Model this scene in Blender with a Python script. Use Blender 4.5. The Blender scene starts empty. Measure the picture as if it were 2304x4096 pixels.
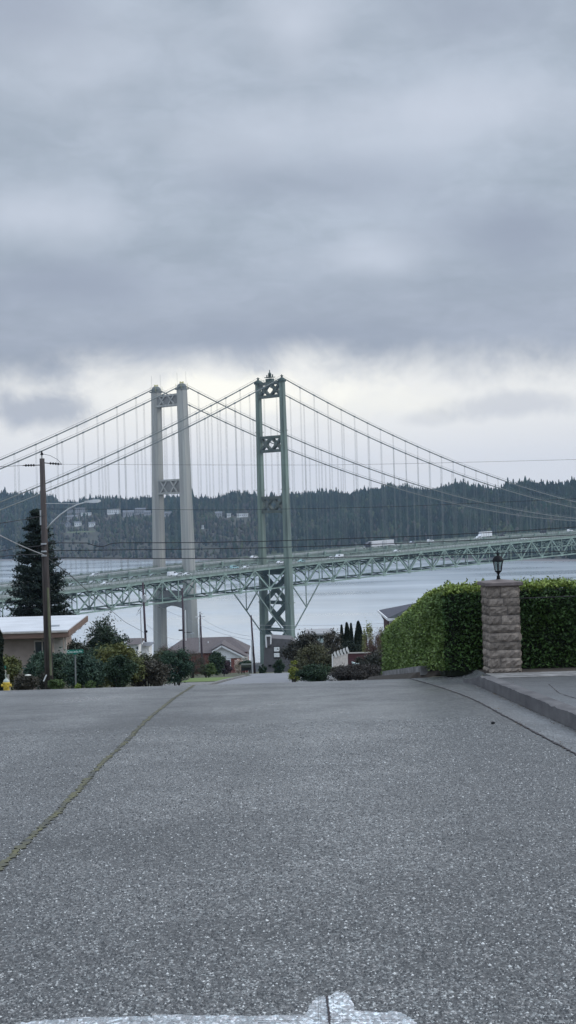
import bpy, bmesh, math, random
import numpy as np
from math import sin, cos, pi, radians, tan
from mathutils import Vector, Matrix
rng = np.random.default_rng(7); random.seed(7)
S = bpy.context.scene; C = S.collection
H = 86.68                       # eye height above the water; z = 0 is the water
F_PX, PITCH, ROLL = 6127.65, .00306, -.02942
# ------------------------------------------------------------------ helpers
def ray(px, py):
    a, b = px-1152, py-2048; c, s = cos(ROLL), sin(ROLL)
    u, v = (c*a+s*b)/F_PX, (-s*a+c*b)/F_PX
    return u, cos(PITCH)-v*sin(PITCH), -sin(PITCH)-v*cos(PITCH)
def at(px, py, D):              # a point of the place, D metres ahead
    x, y, z = ray(px, py); return Vector((x/y*D, D, H+z/y*D))
def xat(px, D, py=2650): return at(px, py, D).x
def sight(px, D, py): return at(px, py, D).z
PY = [(-60,2.26),(26.3,-3.004),(30,-3.43),(80,-9.33),(160,-17.33),(330,-35.2),(400,-46),(600,-88),(700,-92)]
def prof(y):
    if y <= PY[0][0]: return PY[0][1]
    for (a, za), (b, zb) in zip(PY, PY[1:]):
        if y <= b: return za+(zb-za)*(y-a)/(b-a)
    return PY[-1][1]
def hgt(x, y):
    z = prof(y)
    t = min(1, max(0, (-x-150)/120)); t = t*t*(3-2*t)
    if y > 180: z = z*(1-t)+max(z, -42-.02*(y-180))*t
    return H+z
class MB:
    def __init__(s): s.v = []; s.f = []; s.n = 0
    def add(s, V, Fc):
        V = [tuple(p) for p in V]; s.v += V; s.f += [tuple(i+s.n for i in q) for q in Fc]; s.n += len(V); return s
    def box(s, c, d, rz=0, rot=None):
        c = Vector(c); hx, hy, hz = d[0]/2, d[1]/2, d[2]/2
        R = rot if rot is not None else Matrix.Rotation(rz, 3, 'Z')
        V = [c+R@Vector((sx*hx, sy*hy, sz*hz)) for sz in (-1,1) for sy in (-1,1) for sx in (-1,1)]
        return s.add(V, [(0,2,3,1),(4,5,7,6),(0,1,5,4),(2,6,7,3),(0,4,6,2),(1,3,7,5)])
    def bar(s, a, b, w, h=None, up=(0,0,1)):
        a, b = Vector(a), Vector(b); h = h or w; d = (b-a); L = d.length
        if L < 1e-6: return s
        d /= L; up = Vector(up)
        if abs(d.dot(up)) > .97: up = Vector((AX[0], AX[1], 0))
        x = d.cross(up).normalized(); y = x.cross(d)
        V = [p+x*sx*w/2+y*sy*h/2 for p in (a, b) for sx, sy in ((-1,-1),(1,-1),(1,1),(-1,1))]
        return s.add(V, [(3,2,1,0),(4,5,6,7),(0,1,5,4),(1,2,6,5),(2,3,7,6),(3,0,4,7)])
    def tube(s, pts, r, n=8, cap=True):
        pts = [Vector(p) for p in pts]; rs = r if isinstance(r, (list, tuple)) else [r]*len(pts)
        V = []; Fc = []; m = len(pts)
        for i, p in enumerate(pts):
            d = (pts[min(i+1, m-1)]-pts[max(i-1, 0)]).normalized()
            u = Vector((0,0,1)) if abs(d.z) < .95 else Vector((1,0,0))
            x = d.cross(u).normalized(); y = x.cross(d)
            for k in range(n):
                a = 2*pi*k/n; V.append(p+(x*cos(a)+y*sin(a))*rs[i])
        for i in range(m-1):
            for k in range(n):
                k2 = (k+1) % n; Fc.append((i*n+k, i*n+k2, (i+1)*n+k2, (i+1)*n+k))
        if cap: Fc.append(tuple(range(n-1, -1, -1))); Fc.append(tuple((m-1)*n+k for k in range(n)))
        return s.add(V, Fc)
    def lathe(s, c, prf, n=16, a0=0):
        c = Vector(c); V = []; Fc = []; m = len(prf)
        for r, z in prf:
            for k in range(n):
                a = a0+2*pi*k/n; V.append((c.x+r*cos(a), c.y+r*sin(a), c.z+z))
        for i in range(m-1):
            for k in range(n):
                k2 = (k+1) % n; Fc.append((i*n+k, i*n+k2, (i+1)*n+k2, (i+1)*n+k))
        Fc.append(tuple(range(n-1, -1, -1))); Fc.append(tuple((m-1)*n+k for k in range(n)))
        return s.add(V, Fc)
    def prism(s, poly, off):     # polygon (3D points) extruded by a vector
        n = len(poly); off = Vector(off); P = [Vector(p) for p in poly]
        V = P+[p+off for p in P]
        Fc = [tuple(range(n-1, -1, -1)), tuple(range(n, 2*n))]+[(i, (i+1) % n, n+(i+1) % n, n+i) for i in range(n)]
        return s.add(V, Fc)
def rootloc(p):
    while p.parent: p = p.parent
    return Vector(p.location)
def build(mb, name, mat, parent=None, origin=None, smooth=False):
    me = bpy.data.meshes.new(name); o = bpy.data.objects.new(name, me); C.objects.link(o)
    org = rootloc(parent) if parent else Vector(origin or (0,0,0))
    if isinstance(mb, MB):
        me.from_pydata([tuple(Vector(p)-org) for p in mb.v], [], mb.f)
    else:
        V, Q = mb; V = np.asarray(V, float)-np.array(org)
        n = Q.shape[1]
        me.vertices.add(len(V)); me.vertices.foreach_set('co', V.astype(np.float32).ravel())
        me.loops.add(Q.size); me.loops.foreach_set('vertex_index', Q.astype(np.int32).ravel())
        me.polygons.add(len(Q)); me.polygons.foreach_set('loop_start', np.arange(0, Q.size, n, dtype=np.int32))
        me.update(calc_edges=True)
    me.materials.append(mat)
    if smooth: me.polygons.foreach_set('use_smooth', [True]*len(me.polygons))
    if parent: o.parent = parent
    else: o.location = org
    return o
def tag(o, label, cat, group=None):
    o['label'] = label; o['category'] = cat
    if group: o['group'] = group
    return o
def thing(name, label, cat, loc=(0,0,0), group=None):
    o = bpy.data.objects.new(name, None); C.objects.link(o); o.location = loc; o.empty_display_size = .3
    return tag(o, label, cat, group)
def struct(o, kind='structure'): o['kind'] = kind; return o
def dup(root, loc, rz, label, group=None):
    r = root.copy(); C.objects.link(r); r.location = loc; r.rotation_euler = (0,0,rz); r['label'] = label
    if group: r['group'] = group
    def rec(src, dst):
        for ch in list(src.children):
            c = ch.copy(); C.objects.link(c); c.parent = dst; rec(ch, c)
    rec(root, r); return r
# ------------------------------------------------------------------ materials
def mat(name, col, rough=.7, metal=0, var=.15, scale=4, bump=0, bscale=30, col2=None, island=0, spec=.5, detail=5, stretch=None, attr=None):
    m = bpy.data.materials.new(name); m.use_nodes = True; N = m.node_tree.nodes; L = m.node_tree.links
    b = N['Principled BSDF']; b.inputs['Roughness'].default_value = rough; b.inputs['Metallic'].default_value = metal
    b.inputs['Specular IOR Level'].default_value = spec
    tc = N.new('ShaderNodeTexCoord'); vec = tc.outputs['Object']
    if stretch:
        mp = N.new('ShaderNodeMapping'); mp.inputs['Scale'].default_value = stretch; L.new(vec, mp.inputs['Vector']); vec = mp.outputs['Vector']
    nz = N.new('ShaderNodeTexNoise'); nz.inputs['Scale'].default_value = scale; nz.inputs['Detail'].default_value = detail
    L.new(vec, nz.inputs['Vector'])
    c2 = col2 or tuple(c*(1-var*1.6) for c in col)
    mx = N.new('ShaderNodeMix'); mx.data_type = 'RGBA'
    mx.inputs['A'].default_value = (*c2, 1); mx.inputs['B'].default_value = (*[min(1, c*(1+(var if not col2 else 0))) for c in col], 1)
    rp = N.new('ShaderNodeMapRange'); rp.inputs['From Min'].default_value = .3; rp.inputs['From Max'].default_value = .7
    L.new(nz.outputs['Fac'], rp.inputs['Value']); L.new(rp.outputs['Result'], mx.inputs['Factor'])
    out = mx.outputs['Result']
    if island:
        g = N.new('ShaderNodeNewGeometry'); mr = N.new('ShaderNodeMapRange')
        mr.inputs['To Min'].default_value = 1-island; mr.inputs['To Max'].default_value = 1+island
        L.new(g.outputs['Random Per Island'], mr.inputs['Value'])
        vm = N.new('ShaderNodeVectorMath'); vm.operation = 'SCALE'; L.new(out, vm.inputs[0]); L.new(mr.outputs['Result'], vm.inputs['Scale']); out = vm.outputs['Vector']
    if attr:
        at_ = N.new('ShaderNodeAttribute'); at_.attribute_name = attr
        vm = N.new('ShaderNodeVectorMath'); vm.operation = 'MULTIPLY'; L.new(out, vm.inputs[0]); L.new(at_.outputs['Color'], vm.inputs[1]); out = vm.outputs['Vector']
    L.new(out, b.inputs['Base Color'])
    if bump:
        n2 = N.new('ShaderNodeTexNoise'); n2.inputs['Scale'].default_value = bscale; n2.inputs['Detail'].default_value = 4
        L.new(vec, n2.inputs['Vector']); bp = N.new('ShaderNodeBump'); bp.inputs['Strength'].default_value = bump; bp.inputs['Distance'].default_value = .02
        L.new(n2.outputs['Fac'], bp.inputs['Height']); L.new(bp.outputs['Normal'], b.inputs['Normal'])
    return m
def asphalt(name, base=.15, tint=(.93,.98,1.1), stone=75, contrast=1.0):
    m = bpy.data.materials.new(name); m.use_nodes = True; N = m.node_tree.nodes; L = m.node_tree.links
    b = N['Principled BSDF']; b.inputs['Roughness'].default_value = .36; b.inputs['Specular IOR Level'].default_value = .85
    tc = N.new('ShaderNodeTexCoord'); vec = tc.outputs['Object']
    wn = N.new('ShaderNodeTexNoise'); wn.inputs['Scale'].default_value = 60; L.new(vec, wn.inputs['Vector'])
    mp0 = N.new('ShaderNodeMapping'); mp0.inputs['Scale'].default_value = (1,.5,1); L.new(vec, mp0.inputs['Vector']); vec0 = vec; vec = mp0.outputs['Vector']
    wm = N.new('ShaderNodeVectorMath'); wm.operation = 'SCALE'; wm.inputs['Scale'].default_value = .012; L.new(wn.outputs['Color'], wm.inputs[0])
    wa = N.new('ShaderNodeVectorMath'); wa.operation = 'ADD'; L.new(vec, wa.inputs[0]); L.new(wm.outputs['Vector'], wa.inputs[1])
    def vor(sc):
        v = N.new('ShaderNodeTexVoronoi'); v.inputs['Scale'].default_value = sc; v.inputs['Randomness'].default_value = 1
        L.new(wa.outputs['Vector'], v.inputs['Vector']); return v
    v1, v2 = vor(stone), vor(stone*2.3)
    def sep(o):
        s = N.new('ShaderNodeSeparateColor'); L.new(o, s.inputs['Color']); return s
    s1, s2 = sep(v1.outputs['Color']), sep(v2.outputs['Color'])
    def mrange(o, a, bb, c, d):
        r = N.new('ShaderNodeMapRange'); L.new(o, r.inputs['Value'])
        for k, x in zip(('From Min','From Max','To Min','To Max'), (a, bb, c, d)): r.inputs[k].default_value = x
        return r.outputs['Result']
    def mul(a, bb):
        x = N.new('ShaderNodeMath'); x.operation = 'MULTIPLY'; L.new(a, x.inputs[0]); L.new(bb, x.inputs[1]); return x.outputs[0]
    pw = N.new('ShaderNodeMath'); pw.operation = 'POWER'; L.new(s1.outputs['Red'], pw.inputs[0]); pw.inputs[1].default_value = 3.2
    a = mrange(pw.outputs[0], 0, 1, max(.25, 1-.42*contrast), 1+1.35*contrast)
    c = mrange(s2.outputs['Green'], 0, 1, 1-.4*contrast, 1+.4*contrast)
    big = N.new('ShaderNodeTexNoise'); big.inputs['Scale'].default_value = .42; big.inputs['Detail'].default_value = 6; big.inputs['Roughness'].default_value = .7
    L.new(vec0, big.inputs['Vector']); bg = mrange(big.outputs['Fac'], .36, .64, .66, 1.34)
    mid = N.new('ShaderNodeTexNoise'); mid.inputs['Scale'].default_value = 3.5; mid.inputs['Detail'].default_value = 5
    L.new(vec, mid.inputs['Vector']); md = mrange(mid.outputs['Fac'], .3, .7, .86, 1.14)
    # wheel-track lightening across the lane
    sx = N.new('ShaderNodeSeparateXYZ'); L.new(vec0, sx.inputs[0])
    w = N.new('ShaderNodeTexWave'); w.wave_type = 'BANDS'; w.bands_direction = 'X'; w.inputs['Scale'].default_value = .16; w.inputs['Distortion'].default_value = 1.2; w.inputs['Detail'].default_value = 2; w.inputs['Detail Scale'].default_value = .25
    L.new(vec0, w.inputs['Vector']); wv = mrange(w.outputs['Fac'], 0, 1, .9, 1.1)
    def track(x0, wd, lo, hi):
        s_ = N.new('ShaderNodeMath'); s_.operation = 'SUBTRACT'; L.new(sx.outputs[0], s_.inputs[0]); s_.inputs[1].default_value = x0
        ab = N.new('ShaderNodeMath'); ab.operation = 'ABSOLUTE'; L.new(s_.outputs[0], ab.inputs[0]); n_ = N.new('ShaderNodeMath'); n_.operation = 'MULTIPLY_ADD'; L.new(big.outputs['Fac'], n_.inputs[0]); n_.inputs[1].default_value = wd*1.2; L.new(ab.outputs[0], n_.inputs[2])
        r = N.new('ShaderNodeMapRange'); r.interpolation_type = 'SMOOTHSTEP'; L.new(n_.outputs[0], r.inputs['Value'])
        for k, x in zip(('From Min','From Max','To Min','To Max'), (wd*.5, wd*1.7, hi, lo)): r.inputs[k].default_value = x
        return r.outputs['Result']
    wv = mul(wv, mul(track(.15, .75, .92, 1.45), track(-2.6, .6, .96, 1.3)))
    L.new(mrange(big.outputs['Fac'], .36, .64, .46, .27), b.inputs['Roughness'])
    f = mul(mul(mul(a, c), mul(bg, md)), wv)
    hue = N.new('ShaderNodeMix'); hue.data_type = 'RGBA'; hue.inputs['A'].default_value = (base*tint[0]*1.02, base*tint[1]*.98, base*tint[2]*.97, 1); hue.inputs['B'].default_value = (base*tint[0]*.95, base*tint[1]*1.04, base*tint[2]*1.06, 1)
    L.new(s1.outputs['Blue'], hue.inputs['Factor'])
    vm = N.new('ShaderNodeVectorMath'); vm.operation = 'SCALE'; L.new(hue.outputs['Result'], vm.inputs[0]); L.new(f, vm.inputs['Scale']); L.new(vm.outputs['Vector'], b.inputs['Base Color'])
    ad = N.new('ShaderNodeMath'); ad.operation = 'SUBTRACT'; L.new(s1.outputs['Red'], ad.inputs[0]); L.new(v1.outputs['Distance'], ad.inputs[1])
    bp = N.new('ShaderNodeBump'); bp.inputs['Strength'].default_value = .45; bp.inputs['Distance'].default_value = .005
    L.new(ad.outputs[0], bp.inputs['Height']); L.new(bp.outputs['Normal'], b.inputs['Normal'])
    return m
def leafmat(name, col, var=.45, rough=.5, col2=None, scale=1.5):
    if name not in ('laurel leaves','laurel leaves ','young laurel leaves','spruce needles','cypress foliage'): col = tuple(c*1.5 for c in col); col2 = tuple(c*1.5 for c in col2) if col2 else None
    return mat(name, col, rough=rough, island=var, scale=scale, col2=col2 or tuple(c*.5 for c in col), spec=.2)
M = {}
M['asphalt'] = asphalt('asphalt', .070, (1.02,1.01,.98), 95, 1.6); M['asphalt2'] = asphalt('driveway asphalt', .09, (1,1,1.05), 110, .7)
M['street'] = mat('worn street', (.19,.195,.21), rough=.7, var=.12, scale=.5)
M['concrete'] = mat('weathered concrete', (.19,.187,.185), rough=.85, var=.35, scale=5, bump=.5, bscale=80, stretch=(1,.5,1))
M['curb'] = mat('old curb concrete', (.145,.142,.145), rough=.9, col2=(.075,.073,.078), scale=5, bump=.4, bscale=60, stretch=(1,.4,1), spec=.3)
M['gutter'] = asphalt('gutter concrete', .118, (1.0,1.0,1.01), 80, 1.0)
M['soil'] = mat('dark soil', (.05,.04,.032), rough=.95, var=.4, scale=8, bump=.6, bscale=60)
M['grass'] = mat('rough yard ground', (.05,.065,.025), rough=.95, col2=(.06,.05,.035), scale=.6, bump=.5)
M['lawn'] = mat('mown lawn', (.12,.18,.04), rough=.9, col2=(.09,.13,.03), scale=2)
M['moss'] = mat('joint moss', (.125,.12,.06), rough=.95, col2=(.065,.068,.066), scale=4.5, bump=.5)
M['crack'] = mat('dark crack', (.035,.03,.035), rough=.95)
M['green'] = mat('bridge green paint', (.25,.335,.285), rough=.6, scale=.35, col2=(.15,.19,.165), spec=.3)
M['greenT'] = mat('tower green paint', (.185,.24,.20), rough=.6, scale=.35, col2=(.10,.125,.11), stretch=(1,1,.12), spec=.35)
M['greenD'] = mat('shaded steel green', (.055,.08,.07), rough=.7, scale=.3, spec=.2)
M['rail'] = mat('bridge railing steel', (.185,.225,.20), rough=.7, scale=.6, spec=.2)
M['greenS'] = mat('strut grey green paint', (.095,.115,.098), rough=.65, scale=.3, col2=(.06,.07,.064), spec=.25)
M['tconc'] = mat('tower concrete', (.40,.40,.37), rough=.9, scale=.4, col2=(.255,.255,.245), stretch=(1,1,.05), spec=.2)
M['tconcD'] = mat('darkened tower concrete', (.20,.20,.195), rough=.9, var=.15, scale=.3, spec=.2)  # darkened tower concrete; puts recess shade into the strut panels' colour
M['cable'] = mat('painted cable', (.15,.165,.16), rough=.75, spec=.2)
M['hanger'] = mat('suspender rope', (.16,.18,.18), rough=.7, spec=.2)
M['deck'] = mat('bridge deck', (.27,.275,.27), rough=.8, scale=.2)
M['white'] = mat('white paint', (.72,.73,.74), rough=.4, var=.04)
M['carwhite'] = mat('white car paint', (.75,.77,.8), rough=.25, var=.02)
M['carsilver'] = mat('silver car paint', (.42,.45,.5), rough=.25, var=.02, metal=.3)
M['carteal'] = mat('pale teal car paint', (.35,.55,.57), rough=.25, var=.02)
M['cardark'] = mat('dark car paint', (.04,.045,.06), rough=.25, var=.02)
M['glass'] = mat('dark window glass', (.03,.04,.05), rough=.08, var=.05, spec=.8)
M['tyre'] = mat('tyre rubber', (.02,.02,.02), rough=.9)
M['trailer'] = mat('trailer panels', (.62,.62,.64), rough=.5, var=.06, scale=.4)
M['wood'] = mat('weathered pole wood', (.068,.056,.054), rough=.9, var=.35, scale=3, stretch=(4,4,.25), bump=.4)
M['woodmoss'] = mat('pole wood moss side', (.13,.14,.085), rough=.95, var=.3, scale=3, stretch=(3,3,.3))
M['galv'] = mat('galvanised metal', (.45,.47,.49), rough=.45, metal=.3)
M['black'] = mat('black metal', (.008,.009,.012), rough=.6, spec=.15)
M['wire'] = mat('black wire', (.02,.022,.03), rough=.7)
M['wirel'] = mat('grey wire', (.33,.34,.36), rough=.7)
M['roofwhite'] = mat('white membrane roof', (.56,.575,.60), rough=.6, var=.08, scale=.7)
M['fascia'] = mat('brown fascia board', (.165,.105,.08), rough=.7, var=.25, scale=2, stretch=(.5,.5,6))
M['tan'] = mat('tan siding', (.30,.25,.22), rough=.85, var=.1, scale=2)
M['beige'] = mat('beige trim', (.46,.43,.39), rough=.7)
M['shingle'] = mat('brown asphalt shingles', (.115,.098,.10), rough=.9, var=.25, scale=5, island=.0)
M['slate'] = mat('dark slate roof', (.052,.055,.075), rough=.8, var=.25, scale=5)
M['brick'] = mat('red brick', (.20,.075,.06), rough=.9, var=.2, scale=6)
M['greywall'] = mat('grey stucco wall', (.105,.10,.105), rough=.9, var=.12, scale=1.5)
M['redwood'] = mat('dark red fence boards', (.075,.03,.035), rough=.85, var=.3, scale=3, stretch=(.5,.5,6))
M['picket'] = mat('whitewashed pickets', (.50,.48,.46), rough=.8, col2=(.34,.32,.31), scale=9)
M['rocktan'] = mat('pale rock', (.33,.31,.27), rough=.9, var=.2)
M['tub'] = mat('pale blue green plastic', (.35,.44,.44), rough=.5, var=.05)
M['yellow'] = mat('yellow hydrant paint', (.55,.40,.05), rough=.5, var=.15, scale=9)
M['signgreen'] = mat('street sign green', (.0,.155,.11), rough=.4, var=.05)
M['signwhite'] = mat('sign lettering', (.75,.85,.8), rough=.4, var=.02)
M['stone'] = mat('rock faced pillar stone', (.31,.265,.225), rough=.95, col2=(.15,.13,.115), scale=11, island=.30, bump=1, bscale=70, spec=.2)
M['mortar'] = mat('pillar mortar', (.13,.12,.12), rough=.95)
M['capstone'] = mat('pillar cap slab', (.15,.125,.12), rough=.85, var=.25, scale=8, bump=.6, bscale=60)
M['bark'] = mat('tree bark', (.05,.04,.035), rough=.95, var=.3)
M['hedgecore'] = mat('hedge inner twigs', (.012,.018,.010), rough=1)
M['laurel'] = leafmat('laurel leaves', (.056,.105,.028), .6, .42, col2=(.026,.056,.019))  # front-face leaves, darker: that face's shade is put into the colour
M['laurellit'] = leafmat('laurel leaves ', (.165,.235,.065), .5, .45, col2=(.085,.14,.042))  # same leaves, paler: the street side's brighter light is put into the colour
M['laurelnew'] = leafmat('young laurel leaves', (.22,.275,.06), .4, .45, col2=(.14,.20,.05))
M['sand'] = mat('beach gravel', (.16,.145,.14), rough=.95, var=.2, scale=.02)
M['hill'] = mat('wooded slope soil', (.05,.055,.035), rough=1, col2=(.075,.065,.05), scale=.02)
M['clearing'] = mat('far lawn', (.085,.11,.05), rough=1)
M['farwall'] = mat('far house pale siding', (.30,.30,.31), rough=.8)
M['farwhite'] = mat('far house white siding', (.75,.76,.76), rough=.8)
M['farroof'] = mat('far house roof', (.17,.18,.20), rough=.8)
# ------------------------------------------------------------------ camera
cam = bpy.data.cameras.new('camera'); co = bpy.data.objects.new('camera', cam); C.objects.link(co); S.camera = co
cam.sensor_fit = 'HORIZONTAL'; cam.sensor_width = 36; cam.lens = 36*F_PX/2304; cam.clip_start = .1; cam.clip_end = 20000
c_, s_ = cos(ROLL), sin(ROLL)
fw = Vector((0, cos(PITCH), -sin(PITCH))); R0 = Vector((1,0,0)); U0 = Vector((0, sin(PITCH), cos(PITCH)))
Rr = R0*c_+U0*s_; Uu = U0*c_-R0*s_
m4 = Matrix((( Rr.x, Uu.x, -fw.x, 0),(Rr.y, Uu.y, -fw.y, 0),(Rr.z, Uu.z, -fw.z, H),(0,0,0,1))); co.matrix_world = m4
# ------------------------------------------------------------------ world: overcast sky
W = bpy.data.worlds.new('World'); S.world = W; W.use_nodes = True
N = W.node_tree.nodes; L = W.node_tree.links; N.clear()
out = N.new('ShaderNodeOutputWorld'); bg = N.new('ShaderNodeBackground'); L.new(bg.outputs[0], out.inputs[0])
SUN_EL, SUN_AZ = radians(34), radians(76)   # azimuth measured from straight ahead towards the right
sky = N.new('ShaderNodeTexSky'); sky.sky_type = 'NISHITA'; sky.sun_disc = False; sky.sun_elevation = SUN_EL; sky.sun_rotation = SUN_AZ
tc = N.new('ShaderNodeTexCoord'); G = tc.outputs['Generated']
def nmath(op, a, b=None, c=None, clamp=False):
    n = N.new('ShaderNodeMath'); n.operation = op; n.use_clamp = clamp
    for i, x in enumerate((a, b, c)):
        if x is None: continue
        if isinstance(x, (int, float)): n.inputs[i].default_value = x
        else: L.new(x, n.inputs[i])
    return n.outputs[0]
def sstep(v, a, b):
    r = N.new('ShaderNodeMapRange'); r.interpolation_type = 'SMOOTHSTEP'; L.new(v, r.inputs['Value']); r.inputs['From Min'].default_value = a; r.inputs['From Max'].default_value = b; return r.outputs['Result']
def cmix(f, A, B):
    n = N.new('ShaderNodeMix'); n.data_type = 'RGBA'
    if isinstance(f, (int, float)): n.inputs['Factor'].default_value = f
    else: L.new(f, n.inputs['Factor'])
    for k, x in (('A', A), ('B', B)):
        if isinstance(x, tuple): n.inputs[k].default_value = (*x, 1)
        else: L.new(x, n.inputs[k])
    return n.outputs['Result']
def noise(vec, sc, det=5, rough=.55, dist=0, off=(0,0,0)):
    mp = N.new('ShaderNodeMapping'); mp.inputs['Location'].default_value = off; L.new(vec, mp.inputs['Vector'])
    n = N.new('ShaderNodeTexNoise'); n.inputs['Scale'].default_value = sc; n.inputs['Detail'].default_value = det; n.inputs['Roughness'].default_value = rough; n.inputs['Distortion'].default_value = dist
    L.new(mp.outputs['Vector'], n.inputs['Vector']); return n.outputs['Fac']
sx = N.new('ShaderNodeSeparateXYZ'); L.new(G, sx.inputs[0]); X_, Y_, Z_ = sx.outputs
zz = nmath('ADD', nmath('MAXIMUM', Z_, 0), .20)
cb = N.new('ShaderNodeCombineXYZ'); L.new(nmath('DIVIDE', X_, zz), cb.inputs[0]); L.new(nmath('DIVIDE', Y_, zz), cb.inputs[1])
PV = cb.outputs[0]
n1 = noise(PV, 1.7, 4, .5, .2, (3.1,1.7,0)); n2 = noise(PV, 4.6, 5, .55, .3, (7.3,2.2,4))
cl = nmath('ADD', nmath('MULTIPLY', n1, .72), nmath('MULTIPLY', n2, .28))
n5 = noise(PV, 11, 6, .62, .5, (5,5,5)); n6 = noise(G, 60, 4, .6, .2, (1,5,5))
cl = nmath('ADD', cl, nmath('MULTIPLY', nmath('SUBTRACT', n5, .5), .26)); cl = nmath('ADD', cl, nmath('MULTIPLY', nmath('SUBTRACT', n6, .5), .06))
deckc = cmix(sstep(cl, .34, .68), (.365,.425,.505), (.51,.575,.675))
# a darker belly just above the bright gap, clearer towards the top
deckc = cmix(nmath('MULTIPLY', nmath('SUBTRACT', 1, sstep(Z_, .10, .19)), .5), deckc, (.33,.36,.45))
n3 = noise(G, 26, 5, .6, .3); n4 = noise(G, 11, 4, .5, .2, (2,5,1))
def blob(ax, ay, sxx, syy, nn=None):      # soft cloud patch around a direction (tangent plane ahead)
    dx = nmath('DIVIDE', nmath('SUBTRACT', X_, ax), sxx); dz = nmath('DIVIDE', nmath('SUBTRACT', Z_, ay), syy)
    d = nmath('SQRT', nmath('ADD', nmath('MULTIPLY', dx, dx), nmath('MULTIPLY', dz, dz)))
    d = nmath('ADD', d, nmath('MULTIPLY', nmath('SUBTRACT', nn or n3, .5), 2.6 if nn else 2.4))
    return nmath('MULTIPLY', nmath('SUBTRACT', 1, sstep(d, -.3 if nn else .3, 1.5 if nn else 1.25)), sstep(Y_, 0, .3))
for bx_, by_, bw, bh, k_, lt in ((.015,.300,.035,.030,.75,1),(.12,.245,.085,.022,.75,1),(-.13,.285,.08,.03,.4,1),(-.155,.190,.085,.020,.75,1),(.055,.158,.060,.016,.7,1),(-.03,.235,.09,.02,.4,1),
    (.145,.172,.055,.024,.7,0),(-.145,.146,.085,.016,.7,0),(.0,.112,.11,.012,.75,0),(-.18,.315,.07,.03,.5,0),(.13,.30,.07,.022,.45,0),(.02,.205,.09,.016,.4,0)):
    deckc = cmix(nmath('MULTIPLY', blob(bx_, by_, bw, bh, n4), min(1, k_*1.25)), deckc, (.60,.655,.755) if lt else (.335,.38,.475))
edge = nmath('ADD', Z_, nmath('MULTIPLY', nmath('SUBTRACT', noise(G, 12, 6, .62, .4), .5), .062))
edge = nmath('ADD', edge, nmath('MULTIPLY', nmath('ABSOLUTE', nmath('ADD', X_, .03)), .06))
gap = cmix(sstep(Z_, .02, .075), (.83,.85,.90), (.98,.975,.94))
gap = cmix(nmath('MULTIPLY', sstep(noise(PV, 1.3, 5, .55, .3, (1,5,2)), .45, .7), .32), gap, (.70,.725,.80))
gap = cmix(sstep(nmath('ABSOLUTE', nmath('ADD', X_, .02)), .02, .2), gap, cmix(.4, gap, (.76,.775,.81)))
col = cmix(sstep(edge, .078, .114), gap, deckc)
col = cmix(nmath('MULTIPLY', blob(.06,.066,.07,.012), .7), col, (1.0,.99,.93))
col = cmix(nmath('MULTIPLY', blob(-.158,.068,.040,.016), .85), col, (.42,.46,.545))
col = cmix(nmath('MULTIPLY', blob(.150,.062,.05,.010), .6), col, (.56,.59,.66))
col = cmix(nmath('MULTIPLY', blob(.09,.055,.022,.006), .35), col, (.55,.58,.64))
col = cmix(nmath('MULTIPLY', blob(.09,.027,.05,.006), .6), col, (.86,.86,.88))
col = cmix(nmath('MULTIPLY', blob(-.03,.074,.085,.014), .95), col, (1.12,1.10,1.0))
# overcast sky is about three times brighter overhead than near the horizon
zen = nmath('MULTIPLY_ADD', sstep(Z_, .30, .85), 1.35, 1)
zen = nmath('MULTIPLY', zen, nmath('MULTIPLY_ADD', nmath('SUBTRACT', 1, sstep(Y_, -.6, .2)), .5, 1))
sc = N.new('ShaderNodeVectorMath'); sc.operation = 'SCALE'; L.new(col, sc.inputs[0]); L.new(zen, sc.inputs['Scale'])
sk = N.new('ShaderNodeVectorMath'); sk.operation = 'SCALE'; L.new(sky.outputs[0], sk.inputs[0]); sk.inputs['Scale'].default_value = .1
L.new(cmix(.95, sk.outputs['Vector'], sc.outputs['Vector']), bg.inputs['Color']); bg.inputs['Strength'].default_value = 1
su = bpy.data.lights.new('sun', 'SUN'); su.energy = 1.4; su.angle = radians(25); su.color = (1,.96,.9)
so = bpy.data.objects.new('sun', su); C.objects.link(so)
sd = Vector((sin(SUN_AZ)*cos(SUN_EL), cos(SUN_AZ)*cos(SUN_EL), sin(SUN_EL))); so.rotation_euler = sd.to_track_quat('Z', 'Y').to_euler()
so.location = (0, 0, H+300)
S.view_settings.view_transform = 'Standard'; S.view_settings.look = 'None'; S.view_settings.exposure = 0; S.view_settings.gamma = 1
# ------------------------------------------------------------------ ground, road, kerb
def sheet(name, xs, ys, dz, m, zf=hgt, smooth=False):
    V = [(x, y, zf(x, y)+dz) for y in ys for x in xs]; n = len(xs)
    Fc = [(j*n+i, j*n+i+1, (j+1)*n+i+1, (j+1)*n+i) for j in range(len(ys)-1) for i in range(n-1)]
    mb = MB(); mb.add(V, Fc); return struct(build(mb, name, m, smooth=smooth))
ys = sorted(set([-60,-30,-10]+list(np.arange(0,26,2.))+[26.3,26.8,27.5,28.5,30,32,36,40,50,60,70,80,90,110,130,160,200,250,300,330,360,400,450,500,550,600,650,700]))
xs = [-700,-500,-400,-330,-270,-240,-210,-180,-150,-100,-60,-40,-25,-15,-8,-5,-2.5,0,2.5,3.05,5,8,15,30,60,120,250,500]
GZ = -.03
sheet('ground', xs, ys, GZ, M['grass'])
def gpt(px, py, dz=0):          # where a sight line meets the upper road plane
    x, y, z = ray(px, py); t = (-1.4+dz)/(z+.061*y); return Vector((x*t, y*t, H-1.4-.061*y*t+dz))
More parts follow.
